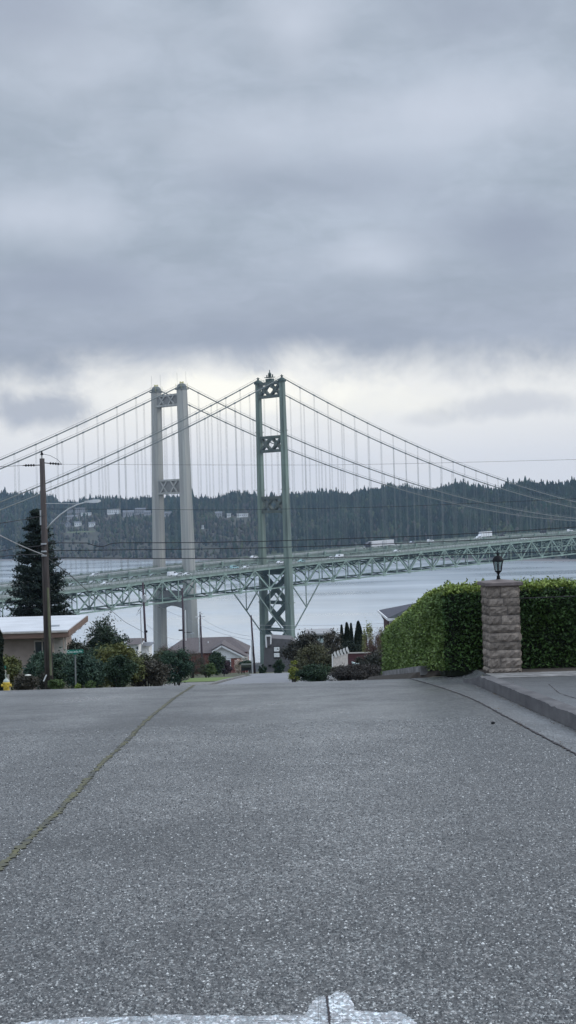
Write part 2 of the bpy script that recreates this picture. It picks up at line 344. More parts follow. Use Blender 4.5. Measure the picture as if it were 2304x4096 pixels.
# asphalt sheet: right edge follows the gutter
def gut(y): return 2.42 if y < 20 else 2.42-.42*((y-20)/6.3)**1.6
mb = MB(); yy = list(np.arange(-40,0,4.))+list(np.arange(0,27,1.))+[26.3,26.7,27.3,28.2,29.5,31,34,38]
yy = sorted(set(yy)); fx = [-30,-14,-6,-3,-1.5,-.5,.5,1.5]
V = []
for y in yy:
    for x in fx+[gut(min(y,26.3))]: V.append((x, y, hgt(x, y)+.0))
n = len(fx)+1
mb.add(V, [(j*n+i, j*n+i+1, (j+1)*n+i+1, (j+1)*n+i) for j in range(len(yy)-1) for i in range(n-1)])
struct(build(mb, 'road', M['asphalt']))
def chips():
    n = 90000; rg = np.random.default_rng(21)
    y = 4.6+rg.random(n)**1.5*13; xx = (rg.random(n)*2-1)*(.215*y+.1); xx = np.where(xx > 2.3, 2.3-rg.random(n)*2, xx)
    sz = rg.uniform(.002, .0062, n)*(1+.5*(rg.random(n) < .06)); a = rg.random(n)*6.28
    z = H-1.4-.061*y
    V = np.zeros((n,6,3)); off = np.array([[1,0,0],[0,1,0],[-1,0,0],[0,-1,0],[0,0,1],[0,0,-1]],float)
    j = rg.uniform(.6,1.4,(n,6,1)); P = off[None]*j
    ca, sa = np.cos(a)[:,None], np.sin(a)[:,None]
    V[:,:,0] = xx[:,None]+(P[:,:,0]*ca-P[:,:,1]*sa)*sz[:,None]; V[:,:,1] = y[:,None]+(P[:,:,0]*sa+P[:,:,1]*ca)*sz[:,None]; V[:,:,2] = z[:,None]+P[:,:,2]*sz[:,None]*.8
    Q = np.array([[0,1,4],[1,2,4],[2,3,4],[3,0,4]]); Q = (np.arange(n)[:,None,None]*6+Q[None]).reshape(-1,3)
    m = bpy.data.materials.new('road stone chips'); m.use_nodes = True; N_ = m.node_tree.nodes; L_ = m.node_tree.links; b_ = N_['Principled BSDF']; b_.inputs['Roughness'].default_value = .6
    g = N_.new('ShaderNodeNewGeometry'); p = N_.new('ShaderNodeMath'); p.operation = 'POWER'; p.inputs[1].default_value = 4.5; L_.new(g.outputs['Random Per Island'], p.inputs[0])
    mx = N_.new('ShaderNodeMix'); mx.data_type = 'RGBA'; mx.inputs['A'].default_value = (.042,.045,.049,1); mx.inputs['B'].default_value = (.58,.59,.58,1); L_.new(p.outputs[0], mx.inputs['Factor']); L_.new(mx.outputs['Result'], b_.inputs['Base Color'])
    return build((V.reshape(-1,3), Q), 'road_gravel', m)
struct(chips(), 'stuff')
# concrete gutter pan + apron
mb = MB(); V = []; yy2 = list(np.arange(-10,24,1.))+[24,24.6]
for y in yy2:
    a = gut(min(y, 26.3))+.012; b = 2.84 if y < 24 else 2.84+.4*(y-24)
    for x in (a, (a+b)/2, b): V.append((x, y, hgt(x, y)+.004))
mb.add(V, [(j*3+i, j*3+i+1, (j+1)*3+i+1, (j+1)*3+i) for j in range(len(yy2)-1) for i in range(2)])
struct(build(mb, 'gutter', M['gutter']))
def ribbon(pts, w, jag=.4, dz=.006, n=160, zf=None):
    pts = [Vector(p) for p in pts]; cum = [0]
    for a, b in zip(pts, pts[1:]): cum.append(cum[-1]+(b-a).length)
    V = []
    ph = rng.random((2, n+1))
    for i in range(n+1):
        t = cum[-1]*i/n; k = max(j for j in range(len(cum)) if cum[j] <= t+1e-9); k = min(k, len(pts)-2)
        u = (t-cum[k])/(cum[k+1]-cum[k]); p = pts[k].lerp(pts[k+1], u); d = (pts[k+1]-pts[k]).normalized(); s = Vector((d.y, -d.x, 0))
        for q, sg in ((0,-1),(1,1)):
            e = p+s*sg*w/2*(1+jag*(ph[q][i]*2-1)*1.6); e.z = (zf or hgt)(e.x, e.y)+dz; V.append(e)
    mb = MB(); mb.add(V, [(2*i, 2*i+1, 2*i+3, 2*i+2) for i in range(n)]); return mb
jp_ = [gpt(*p) for p in ((-260,3760),(-60,3545),(0,3482),(238,3236),(477,2989),(636,2838),(747,2759),(780,2737))]
jp = []
for a, b_ in zip(jp_, jp_[1:]):
    for i in range(14):
        q = a.lerp(b_, i/14); jp.append(q+Vector((sin(q.y*1.3)*.012+sin(q.y*4.3+1)*.004+sin(q.y*11)*.003, 0, 0)))
jp.append(jp_[-1])
struct(build(ribbon(jp, .044, .6, .005, 620), 'moss', M['moss']), 'stuff')
struct(build(ribbon([(gut(y)+.002, y, 0) for y in list(np.arange(4,26.4,1.))], .022, .6, .007, 260), 'gutter_joint', M['crack']))
# kerb: real step, ending in a short ramp at the corner
mb = MB(); V = []; kys = list(np.arange(-10,8,1.))+list(np.arange(8,23.3,.12))+[23.4,23.8,24.2,24.6]
def kh(y): return .155 if y < 23.4 else .155-.10*(y-23.4)/1.2
kp = [(0,0),(.012,1),(.03,1.02),(.2,1.02),(.2,-.4)]
for y in kys:
    bx = 2.85-(0 if y < 23.6 else (y-23.6)**1.5*.12)
    jt = rng.normal(size=2)*.0035; cj = -.012 if rng.random() < .04 else 0
    for i_, (dx, k) in enumerate(kp): V.append((bx+dx+(jt[0] if i_ in (1,2) else 0), y, hgt(bx, y)+(k*kh(y)+(jt[1]+cj if i_ in (1,2) else 0) if k > 0 else (.0 if k == 0 else -.1))))
q = len(kp); mb.add(V, [(j*q+i, j*q+i+1, (j+1)*q+i+1, (j+1)*q+i) for j in range(len(kys)-1) for i in range(q-1)])
mb.add([V[-q+i] for i in range(q)], [tuple(range(q))])
struct(build(mb, 'kerb', M['curb']))
KZ = .15
def upper(x, y): return hgt(x, y) if y > 27.2 else H-1.4-.061*min(y, 26.3)-max(0, y-26.3)*.115
sheet('driveway', [3.056,4,5,6,8,12,20], list(np.arange(-10,23,1.))+[22.9], KZ, M['asphalt2'], upper)
sheet('sidewalk', [3.056,3.5,4,5,6,8,12,20], [22.912,23.5,24.2,24.32], KZ+.004, M['concrete'], upper)
mb = MB(); V = []; ry = [24.6,25.0,25.4,25.8,26.3,26.7,27.2]
def rz_(x, y, k): return (hgt(x, y) if y < 26.3 else H-3.004-(y-26.3)*.1155)+k
for y in ry:
    g = gut(min(y, 26.3))+.012
    for x, k in (((g,.004),(2.80,.0045),(2.845,.05),(3.0,.06),(3.075,.156)) if y < 24.7 else ((g,.004),(g*.5+1.4,.012),(2.86,.045),(3.0,.09),(3.075,.156))): V.append((x, y, rz_(x, y, k)))
mb.add(V, [(j*5+i, j*5+i+1, (j+1)*5+i+1, (j+1)*5+i) for j in range(len(ry)-1) for i in range(4)])
wy = [22.5,23.4,24.3,24.6]; V = []
for y in wy: V += [(3.055, y, rz_(3.05,y,.155)), (3.055, y, rz_(3.05,y,-.05))]
mb.add(V, [(2*i, 2*i+1, 2*i+3, 2*i+2) for i in range(3)])
struct(build(mb, 'ramp', M['gutter']))
mb = MB(); V = []; by = [24.34,25,25.6,26.3,27.2,28,30,33,36,40,44]; bx = [0,.2,.6,1.5,4,16]
for y in by:
    x0 = 3.08 if y < 27 else 2.0
    for i_, d_ in enumerate(bx):
        k = (.15 if y < 27 else (-.06,.11,.15,.15,.15,.15)[i_]); V.append((x0+d_, y, (hgt(3, y) if y < 26.3 else H-3.004-(y-26.3)*.1155)+k))
mb.add(V, [(j*6+i, j*6+i+1, (j+1)*6+i+1, (j+1)*6+i) for j in range(len(by)-1) for i in range(5)])
struct(build(mb, 'planting_bed', M['soil']))
struct(build(ribbon([(3.5,21,0),(3.3,19,0),(3.36,16,0),(3.2,12,0)], .012, .7, KZ+.004, 80, upper), 'pavement_crack', M['crack']))
mb = MB()                        # concrete edging at the foot of the hedge
ez = lambda y: (upper(2.4,y) if y < 26.3 else H-3.004-(y-26.3)*.1155)
for i in range(6):
    a = 27.0+i*1.8; b = a+1.78; mb.bar((2.34,a,ez(a)+KZ-.01), (2.30,b,ez(b)+KZ-.01), .17, .16)
struct(build(mb, 'edging', M['concrete']))
# lower street beyond the brow
def strip(name, pts, dz, m):
    mb = MB(); V = []
    for y, a, b in pts: V += [(a, y, hgt(a, y)+dz), (b, y, hgt(b, y)+dz)]
    mb.add(V, [(2*i, 2*i+1, 2*i+3, 2*i+2) for i in range(len(pts)-1)]); return struct(build(mb, name, m))
strip('street', [(38.2,-5.2,2.3),(60,-5,2.3),(80,-4.8,2.3),(110,-4.7,2.2),(125,-4.5,1.9),(140,-4.2,1.4),(150,-4.0,.8),(160,-4.6,.5),(175,-5.2,.3),(185,-4,.2)], .0, M['street'])
def kerbline(name, pts, w=.3, h=.14, m=M['concrete']):
    mb = MB()
    for (y0, x0), (y1, x1) in zip(pts, pts[1:]): mb.bar((x0,y0,hgt(x0,y0)+h/2-.03), (x1,y1,hgt(x1,y1)+h/2-.03), w, h)
    return struct(build(mb, name, m))
kerbline('street_kerb', [(80,2.5),(110,2.38),(125,2.1),(140,1.6),(150,1.0)])
kerbline('street_kerb', [(80,-5.0),(110,-4.9),(125,-4.7),(140,-4.4)])
strip('footpath', [(70,2.7,4.2),(110,2.6,4.2),(128,2.3,4.0),(140,1.9,3.6)], .03, M['concrete'])
strip('footpath', [(70,-8.5,-5.3),(90,-8.5,-5.3),(108,-8.2,-5.2)], .02, M['concrete'])
struct(strip('lawn', [(106,-8.0,-5.1),(120,-8.2,-5.0),(133,-9,-4.9)], .05, M['lawn']), 'stuff')
# ------------------------------------------------------------------ water
wm = bpy.data.materials.new('water'); wm.use_nodes = True; wn = wm.node_tree.nodes; wl = wm.node_tree.links; b = wn['Principled BSDF']
b.inputs['Base Color'].default_value = (.50,.55,.59,1); b.inputs['Roughness'].default_value = .12; b.inputs['IOR'].default_value = 1.5
tc2 = wn.new('ShaderNodeTexCoord'); mp = wn.new('ShaderNodeMapping'); mp.inputs['Scale'].default_value = (.35,1,1); wl.new(tc2.outputs['Object'], mp.inputs['Vector'])
a1 = wn.new('ShaderNodeTexNoise'); a1.inputs['Scale'].default_value = .25; a1.inputs['Detail'].default_value = 6; wl.new(mp.outputs[0], a1.inputs['Vector'])
bp = wn.new('ShaderNodeBump'); bp.inputs['Strength'].default_value = .15; bp.inputs['Distance'].default_value = .3; wl.new(a1.outputs['Fac'], bp.inputs['Height']); wl.new(bp.outputs['Normal'], b.inputs['Normal'])
a2 = wn.new('ShaderNodeTexNoise'); a2.inputs['Scale'].default_value = .006; a2.inputs['Detail'].default_value = 5
mp2 = wn.new('ShaderNodeMapping'); mp2.inputs['Scale'].default_value = (.5,1.6,1); wl.new(tc2.outputs['Object'], mp2.inputs['Vector']); wl.new(mp2.outputs[0], a2.inputs['Vector'])
mr = wn.new('ShaderNodeMapRange'); mr.inputs['From Min'].default_value = .35; mr.inputs['From Max'].default_value = .7; mr.inputs['To Min'].default_value = .10; mr.inputs['To Max'].default_value = .24
wl.new(a2.outputs['Fac'], mr.inputs['Value']); wl.new(mr.outputs[0], b.inputs['Roughness'])
mb = MB(); mb.add([(-6000,560,0),(6000,560,0),(6000,7000,0),(-6000,7000,0)], [(0,1,2,3)]); struct(build(mb, 'water', wm))
# ------------------------------------------------------------------ far shore
def lerp(t, P):
    if t <= P[0][0]: return P[0][1]
    for (a, va), (b2, vb) in zip(P, P[1:]):
        if t <= b2: return va+(vb-va)*(t-a)/(b2-a)
    return P[-1][1]
# the shore and ridge described by bearing q = X/Y
SH = [(-.40,3700),(-.19,2980),(-.06,2640),(.06,2450),(.14,2230),(.20,2120),(.40,2000)]
RD = [(-.40,900),(-.19,700),(0,650),(.2,620),(.4,600)]
TREE = 23
sky_px = [(-400,1950),(0,1958),(60,1955),(150,1962),(215,1972),(235,1990),(262,1992),(330,1984),(500,1978),(600,1975),(780,1974),(880,1972),(930,1956),(1010,1957),(1050,1972),(1180,1958),(1400,1956),(1440,1944),(1560,1932),(1720,1940),(1800,1932),(1900,1925),(1960,1934),(2000,1936),(2030,1920),(2160,1913),(2304,1906),(2700,1890)]
def ridge_h(q):
    px = 1152+q*F_PX; py = lerp(px, sky_px); Ds = lerp(q, SH)+lerp(q, RD)
    return at(px, py, Ds).z-TREE+2
def hillz(q, D):
    Ds = lerp(q, SH); Dr = Ds+lerp(q, RD); Hr = ridge_h(q)
    t = (D-Ds)/(Dr-Ds)
    if t < 0: return -3+ 3*max(0, 1+t*20)
    b0 = min(1, t/.06)*.6+min(1, max(0, (t-.05)/.10))*14
    u = min(1, max(0, (t-.1)/.9)); u = u**.85
    z = b0+(Hr-14.6)*u
    if t > 1: z = Hr-(t-1)*Hr*.5
    return z
qs = np.linspace(-.42,.42,140); ts = [-.06,-.02,0,.03,.06,.1,.15,.2,.3,.4,.5,.6,.7,.8,.9,.97,1.0,1.1,1.4]
V = []
for t in ts:
    for q in qs:
        Ds = lerp(q, SH); D = Ds+t*lerp(q, RD); V.append((q*D, D, hillz(q, D)))
n = len(qs); mb = MB(); mb.add(V, [(j*n+i, j*n+i+1, (j+1)*n+i+1, (j+1)*n+i) for j in range(len(ts)-1) for i in range(n-1)])
struct(build(mb, 'hills', M['hill'], smooth=True))
V = []
for t in (-.03,0,.03,.055):
    for q in qs: Ds = lerp(q, SH); D = Ds+t*lerp(q, RD); V.append((q*D, D, max(hillz(q, D), -.5)+.35))
mb = MB(); mb.add(V, [(j*n+i, j*n+i+1, (j+1)*n+i+1, (j+1)*n+i) for j in range(3) for i in range(n-1)]); struct(build(mb, 'beach', M['sand']))
# houses on the far slope: px centre, px base row, px width, storeys, kind
FH = [(455,2056,52,2,'w','white gabled twin house on the far slope, the brightest there'),
 (345,2062,40,1,'w','low white flat roofed house on the far slope left of the white gabled house'),
 (320,2050,42,2,'p','long pale grey house on far slope with a flat lighter roof'),
 (290,2078,40,1,'p','pale blue grey house low on the far slope above a long wall'),
 (515,2066,44,2,'p','pale broad house on the far slope just right of the white gabled house'),
 (562,2056,40,2,'p','tall pale house with stepped roof on far slope beside the concrete tower'),
 (590,2060,26,1,'p','small pale house on the far slope touching the left concrete leg in view'),
 (312,2104,26,1,'w','small white house low on the far slope under the street lamp head'),
 (368,2106,24,1,'w','small white roofed house low on the far slope right of the other low one'),
 (672,2064,28,1,'p','pale house seen between the two legs of the concrete tower'),
 (875,2072,26,2,'p','blue grey house on far slope between the two towers'),
 (916,2068,15,1,'w','small bright roofed shed on the far slope left of the long low house'),
 (970,2068,44,1,'w','long low house with a bright white roof edge between the two towers'),
 (811,2115,9,1,'w','tiny white hut low on the far slope right of concrete tower'),
 (280,2050,20,1,'p','small grey house half hidden on the far slope left end'),
 (272,2106,18,1,'p','little dark walled cabin low at the left of the far slope')]
houses = []
for px, py, wpx, st, kd, lab in FH:
    q = (px-1152+.0294*(py-2048))/F_PX; Ds = lerp(q, SH); Rg = lerp(q, RD); best = None
    for k in range(400):
        D = Ds+Rg*(.08+.92*k/400); z = hillz(q, D); zt = at(px, py, D).z
        if z >= zt: best = D; break
    D = best or Ds+Rg*.7; p = at(px, py, D); z = hillz(q, D)+1.5; w = wpx/F_PX*D
    houses.append((q, D, w)); ht = 3.6*st+1.2
    t = thing('house', lab, 'house', (p.x, D, z)); wm_ = M['farwhite'] if kd == 'w' else M['farwall']
    dp = 9
    build(MB().box((p.x, D, z+ht/2-2), (w, dp, ht+4)), 'wall', wm_, t)
    rb = MB()
    ng = 2 if 'twin' in lab else 1
    if 'flat' in lab or 'bright' in lab: rb.box((p.x, D, z+ht+.35), (w+1.5, dp+2, .7))
    else:
        for g in range(ng):
            gx = p.x+(g-(ng-1)/2)*w/ng; gw = w/ng
            if gw < 12: rb.prism([(gx-gw/2-.6, D-dp/2-.6, z+ht), (gx+gw/2+.6, D-dp/2-.6, z+ht), (gx, D-dp/2-.6, z+ht+gw*.36)], (0, dp+1.2, 0))
            else: rb.prism([(gx-gw/2-.6, D-dp/2-.6, z+ht), (gx-gw/2-.6, D+dp/2+.6, z+ht), (gx-gw/2-.6, D, z+ht+3)], (gw+1.2, 0, 0))
    build(rb, 'roof', M['farwhite'] if 'bright' in lab else (M['farwall'] if 'lighter roof' in lab or 'flat' in lab else M['farroof']), t)
    nw = max(2, int(w/4))
    for f_ in range(st):
        for i in range(nw):
            build(MB().box((p.x-w/2+(i+.5)*w/nw, D-dp/2-.05, z+1.9+3.3*f_), (1.7, .12, 1.5)), 'window', M['glass'], t)
# a pale open lawn low on the slope
mb = MB(); V = []
for i in range(13):
    px = 262+i*9.5; py = 2139+i*.9
    q = (px-1152+.0294*(py-2048))/F_PX; Ds = lerp(q, SH); Rg = lerp(q, RD); D = Ds+Rg*.3
    for dD in (0, 16): V.append((q*(D+dD), D+dD, hillz(q, D+dD)+9))
mb.add(V, [(2*i, 2*i+2, 2*i+3, 2*i+1) for i in range(12)]); struct(build(mb, 'meadow', M['clearing']), 'stuff')
# forest
def forest():
    nT = 18000; rings = 9; sd_ = 6
    q = rng.uniform(-.36, .36, nT*3)
    t = rng.beta(1.15, 1.0, nT*3)*1.04+.05
    keep = rng.random(nT*3) < np.where(np.abs(q) < .22, 1, .35); q, t = q[keep][:nT], t[keep][:nT]
    D = np.array([lerp(a, SH)+b2*lerp(a, RD) for a, b2 in zip(q, t)]); z = np.array([hillz(a, d) for a, d in zip(q, D)])
    ok = np.ones(len(q), bool)
    for hq, hD, hw in houses:
        near = (np.abs(q-hq)*D < hw*.62+3) & (D < hD+6) & (D > hD-rng.uniform(30,110,len(D))); ok &= ~near
    near = (q > -.147) & (q < -.123) & (t > .16) & (t < .38) & (rng.random(len(q)) < .8); ok &= ~near
    # sparser, broadleaf on the settled part
    q, t, D, z = q[ok], t[ok], D[ok], z[ok]; n = len(q)
    settled = ((q < -.085) & (q > -.155)) | ((q > -.065) & (q < -.02))
    pat = np.sin(q*97+4)*np.sin(D*.013+q*40)+.5*np.sin(q*213+D*.02)
    broad = rng.random(n) < np.where(settled, .75, np.where(pat > .35, .65, .28))*np.where(t < .7, 1, .35)
    cl_ = np.sin(q*173+D*.011)*np.sin(q*61+2+D*.023)+.6*np.sin(q*331+1)*np.sin(D*.05)
    hh = TREE*rng.uniform(.55, 1.0, n)*(1+.22*cl_); hh = np.where(rng.random(n) < .07, hh*1.2, hh); hh = np.where(broad, hh*.72, hh); hh = np.where(settled & (t < .75), hh*.72, hh)
    hh = np.where(t > .93, hh*rng.uniform(.8,1.05,n), hh); hh = np.where((t > .85) & (rng.random(n) < .05), hh*1.3, hh)
    pr = np.linspace(0, 1, rings)
    Vc = np.zeros((n, rings, sd_, 3)); ang = np.arange(sd_)/sd_*2*pi
    a0 = rng.random(n)*6.28
    for i, u in enumerate(pr):
        con = (1-u)**.85*(1.0 if i % 2 else .7)*4.9*(.16 if i == 0 else 1)
        bro = np.sin(pi*min(1, .12+u*.88))**.7*6.0
        r = np.where(broad, bro*.8, con)*hh/TREE*1.25
        r = r[:, None]*rng.uniform(.6, 1.35, (n, sd_)); 
        if i == rings-1: r = r*0+.08
        A = a0[:, None]+ang[None]
        Vc[:, i, :, 0] = (q*D)[:, None]+r*np.cos(A); Vc[:, i, :, 1] = D[:, None]+r*np.sin(A)
        Vc[:, i, :, 2] = (z+hh*u)[:, None]+rng.uniform(-.5, .5, (n, sd_))*(0 if i == rings-1 else 1)-1
    base = (np.arange(n)*rings*sd_)[:, None]
    Q = []
    for i in range(rings-1):
        for k in range(sd_):
            k2 = (k+1) % sd_; Q.append([i*sd_+k, i*sd_+k2, (i+1)*sd_+k2, (i+1)*sd_+k])
    Q = (base[:, :, None]+np.array(Q)[None]).reshape(-1, 4)
    mt = mat('forest', (1,1,1), rough=1, var=.12, scale=.15, attr='tint', spec=.1)
    o = build((Vc.reshape(-1, 3), Q), 'forest', mt)
    con = np.array([.020,.034,.018])*rng.uniform(.75, 1.3, (n, 1))*(1+.35*np.clip(cl_,-1,1))[:, None]+rng.uniform(-.003,.003,(n,3))
    bro = np.array([.068,.060,.048])*rng.uniform(.6, 1.3, (n, 1))
    olive = np.array([.07,.085,.04])*rng.uniform(.7,1.2,(n,1))
    mixd = rng.random(n); colr = np.where(broad[:, None], np.where((mixd < .3)[:, None], olive, np.where((mixd < np.where(settled, .4, .75))[:, None], con*1.3, bro)), con)
    colr = np.concatenate([np.clip(colr, .004, 1), np.ones((n, 1))], 1)
    at_ = o.data.color_attributes.new('tint', 'FLOAT_COLOR', 'POINT'); at_.data.foreach_set('color', np.repeat(colr, rings*sd_, 0).astype(np.float32).ravel())
    return o
struct(forest(), 'stuff')
exec_rest = True
# ------------------------------------------------------------------ bridges
PHI = .74197; AX = (cos(PHI), sin(PHI)); TX = (-sin(PHI), cos(PHI)); X0, Y0 = -1.15766, 780.824
def B(s, lat, z): return Vector((X0+AX[0]*s+TX[0]*lat, Y0+AX[1]*s+TX[1]*lat, z))
SPAN = 426.7
def bridge_common(root, lat0, ds, w, zc, sR, sL, nodes, top_of_deck, cable_r, hang_r, clamp=True):
    for la in (lat0, lat0+w):
        pts = [B(s+ds, la, zc(s)) for s in list(np.linspace(-sL, 0, 40))+list(np.linspace(0, sR, 60))[1:]]
        build(MB().tube(pts, cable_r, 8), 'main_cable', M['cable'], root, smooth=True)
        for dz_ in (1.1,):
            for sd in (-.45, .45): build(MB().tube([p+Vector((TX[0]*sd, TX[1]*sd, dz_)) for p in pts], .035, 4), 'hand_rope', M['cable'], root)
    cand = []
    for la in (lat0, lat0+w):
        for s in nodes:
            p = B(s+ds, la, 0); cand.append((p.y, s, la))
    cand.sort(); return cand
def hangers(root, cand, ds, zc, zb, r, pair, lim=100):
    rest = MB()
    for i, (_, s, la) in enumerate(cand):
        m_ = MB() if i < lim else rest; zt = zc(s)
        for k in (-pair, pair):
            m_.tube([B(s+ds+k, la, zb(s)), B(s+ds+k, la, zt)], r, 4, False)
        m_.tube([B(s+ds-.45, la, zc(s-.45)), B(s+ds+.45, la, zc(s+.45))], .42, 8)
        if i < lim: build(m_, 'suspender', M['hanger'], root)
    if rest.v: struct(build(rest, 'suspender', M['hanger'], root), 'stuff')
# --- green steel bridge
ZS = 153.; ZL = 69.1
def zcg(s): return ZL+(ZS-ZL)*((s-SPAN)/SPAN)**2 if s >= 0 else ZS+.44791*s+.00041*s*s
def zdg(s): return 56.354+3.510*s/100-.309*(s/100)**2 if s > -400 else 0
PG, S0G = 9.754, 12.546
def sk_(k): return (S0G+(abs(k)-1)*PG)*(1 if k > 0 else -1) if k else 0
KR, KL = 42, -28
bg1 = thing('suspension_bridge', 'green steel suspension bridge with the open lattice tower, nearer of two bridges', 'bridge', B(0, 9.15, 0))
nodes = [sk_(k) for k in range(KL, KR+1) if k]
cand = bridge_common(bg1, 0, 0, 18.3, zcg, sk_(KR), -sk_(KL), nodes, None, .30, .05)
hangers(bg1, cand, 0, zcg, lambda s: zdg(s), .045, .28)
ks = list(range(KL, KR+1))
for la in (0, 18.3):
    tr = MB(); up = (0,0,1)
    for a, b_ in zip(ks, ks[1:]):
        sa, sb = sk_(a), sk_(b_)
        tr.bar(B(sa, la, zdg(sa)), B(sb, la, zdg(sb)), .65, .75); tr.bar(B(sa, la, zdg(sa)-10.06), B(sb, la, zdg(sb)-10.06), .65, .7)
        # warren diagonals: even nodes are top nodes (the tower node, 0, counts as top)
        ta, tb = (a % 2 == 0), (b_ % 2 == 0)
        za = zdg(sa) if ta else zdg(sa)-10.06; zb = zdg(sb) if tb else zdg(sb)-10.06
        tr.bar(B(sa, la, za), B(sb, la, zb), .55, .6)
    for k in ks:
        s = sk_(k); tr.bar(B(s, la, zdg(s)), B(s, la, zdg(s)-10.06), .4, .4)
        zt = zdg(s) if k % 2 == 0 else zdg(s)-10.06
        tr.box(B(s, la, zt), (1.7, .75, 1.3), PHI)
    build(tr, 'truss', M['green'], bg1)
    # knee struts under the truss beside the tower
    for sg in (-1, 1):
        kn = MB(); s1, s2 = sg*sk_(1), sg*sk_(2); z0 = zdg(s1)-10.06; ap = B(s1, la, z0-11.7)
        kn.bar(B(s1, la, z0), ap, .4); kn.bar(B(s2, la, zdg(s2)-10.06), ap, .5); kn.bar(ap, B(sg*2, la, z0-24.3), .5); kn.bar(B(sg*2.2, la, z0+.8), ap, .5)
        build(kn, 'knee_strut', M['rail'], bg1)
fb = MB(); lb = MB()
for k in ks:
    s = sk_(k); fb.bar(B(s, 0, zdg(s)-.6), B(s, 18.3, zdg(s)-.6), .5, 1.5)
    if k % 2: lb.bar(B(s, 0, zdg(s)-10.06), B(s, 18.3, zdg(s)-10.06), .5, .5)
    # sway frames
    lb.bar(B(s, 0, zdg(s)-5), B(s, 9.15, zdg(s)-1.4), .3); lb.bar(B(s, 18.3, zdg(s)-5), B(s, 9.15, zdg(s)-1.4), .3)
for a, b_ in zip(ks, ks[1:]):
    sa, sb = sk_(a), sk_(b_); l0, l1 = (0, 18.3) if a % 2 else (18.3, 0)
    lb.bar(B(sa, l0, zdg(sa)-10.06), B(sb, l1, zdg(sb)-10.06), .4)
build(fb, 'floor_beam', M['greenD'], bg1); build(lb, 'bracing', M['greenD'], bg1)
dk = MB(); V = []
prfl = [(1.0,.55),(1.0,.95),(17.3,.95),(17.3,.55)]
for k in ks:
    s = sk_(k); V += [B(s, la, zdg(s)+dz) for la, dz in prfl]
dk.add(V, [(j*4+i, j*4+(i+1) % 4, (j+1)*4+(i+1) % 4, (j+1)*4+i) for j in range(len(ks)-1) for i in range(4)])
build(dk, 'deck', M['deck'], bg1)
for la, sg in ((.5, -1), (17.8, 1)):
    rl = MB()
    for a, b_ in zip(ks, ks[1:]):
        sa, sb = sk_(a), sk_(b_)
        rl.bar(B(sa, la, zdg(sa)+.85), B(sb, la, zdg(sb)+.85), .3, .9); 
        for dz in (1.5, 1.8, 2.15): rl.bar(B(sa, la, zdg(sa)+dz), B(sb, la, zdg(sb)+dz), .12, .14)
        for j in range(4):
            s = sa+(sb-sa)*j/4; rl.bar(B(s, la, zdg(s)+1), B(s, la, zdg(s)+2.2), .16)
    build(rl, 'railing', M['rail'], bg1)
def tleg(mb, s0, fn_c, fn_w, z0, z1, m, sections):
    # stack of sections: each (ws, wl) multiplier pairs forming a cross shaped shaft
    for kx, ky in sections:
        V = []
        for z in (z0, z1):
            c = fn_c(z); a = fn_w(z); hx, hy = a*kx/2, a*ky/2
            for sx_, sy_ in ((-1,-1),(1,-1),(1,1),(-1,1)): V.append(B(s0+sx_*hx, c+sy_*hy, z))
        mb.add(V, [(3,2,1,0),(4,5,6,7),(0,1,5,4),(1,2,6,5),(2,3,7,6),(3,0,4,7)])
def lmix(a, b_, t): return a+(b_-a)*t
tw = 'tower'
tg = build(MB().box(B(0, 9.15, 2), (14, 34, 8), PHI), 'tower', M['tconcD'], bg1)   # pier; legs and struts hang from it
for side in (0, 1):
    cen = (lambda z: lmix(-1.0, 0, z/ZS)) if side == 0 else (lambda z: lmix(19.3, 18.3, z/ZS))
    wd = lambda z: lmix(4.5, 2.75, z/ZS)
    lg = MB(); tleg(lg, 0, cen, wd, 4, ZS-2.2, None, [(1.0,.55),(.62,1.0),(.80,.80)])
    for zc_ in (38, 66, 96, 126): lg.box(B(0, cen(zc_), zc_), (wd(zc_)*1.03, wd(zc_)*1.03, .35), PHI)
    build(lg, 'leg', M['greenT'], tg)
    cp = MB(); c = B(0, cen(ZS), ZS-2.2); cp.lathe(c, [(2.2,0),(2.2,.6),(1.8,1.3),(1.2,1.9),(.7,2.1)], 12)
    cp.bar(c+Vector((0,0,2)), c+Vector((0,0,3.0)), .7); cp.box(c+Vector((0,0,3.1)), (1.2,1.2,.22), PHI); cp.bar(c+Vector((0,0,3.1)), c+Vector((0,0,3.7)), .3)
    build(cp, 'saddle_cap', M['greenD'], tg)
def lattice_strut(z0, z1, c0, c1, nX=2, th=1.15, dp=2.2):
    mb = MB(); 
    mb.bar(B(0,c0,z1-.7), B(0,c1,z1-.7), dp, 1.5); mb.bar(B(0,c0,z0+.7), B(0,c1,z0+.7), dp, 1.5)
    for k in range(nX):
        a = c0+(c1-c0)*k/nX; b_ = c0+(c1-c0)*(k+1)/nX
        mb.bar(B(0,a,z0+.6), B(0,b_,z1-.6), dp*.8, th); mb.bar(B(0,a,z1-.6), B(0,b_,z0+.6), dp*.86, th)
        mb.box(B(0,(a+b_)/2,(z0+z1)/2), (dp*.9, th*2.2, th*2.2), PHI)
    for k in range(nX+1):
        a = c0+(c1-c0)*k/nX
        if 0 < k < nX: 
            for zz_ in (z0+1.2, z1-1.2): mb.box(B(0,a,zz_), (dp*.84, 2.6, 1.4), PHI)
    return mb
for z1, z0 in ((151.3,143.2),(123.6,115.2),(92.5,84)):
    build(lattice_strut(z0, z1, 1.2-z1*.004, 17.1+z1*.004), 'cross_strut', M['greenS'], tg)
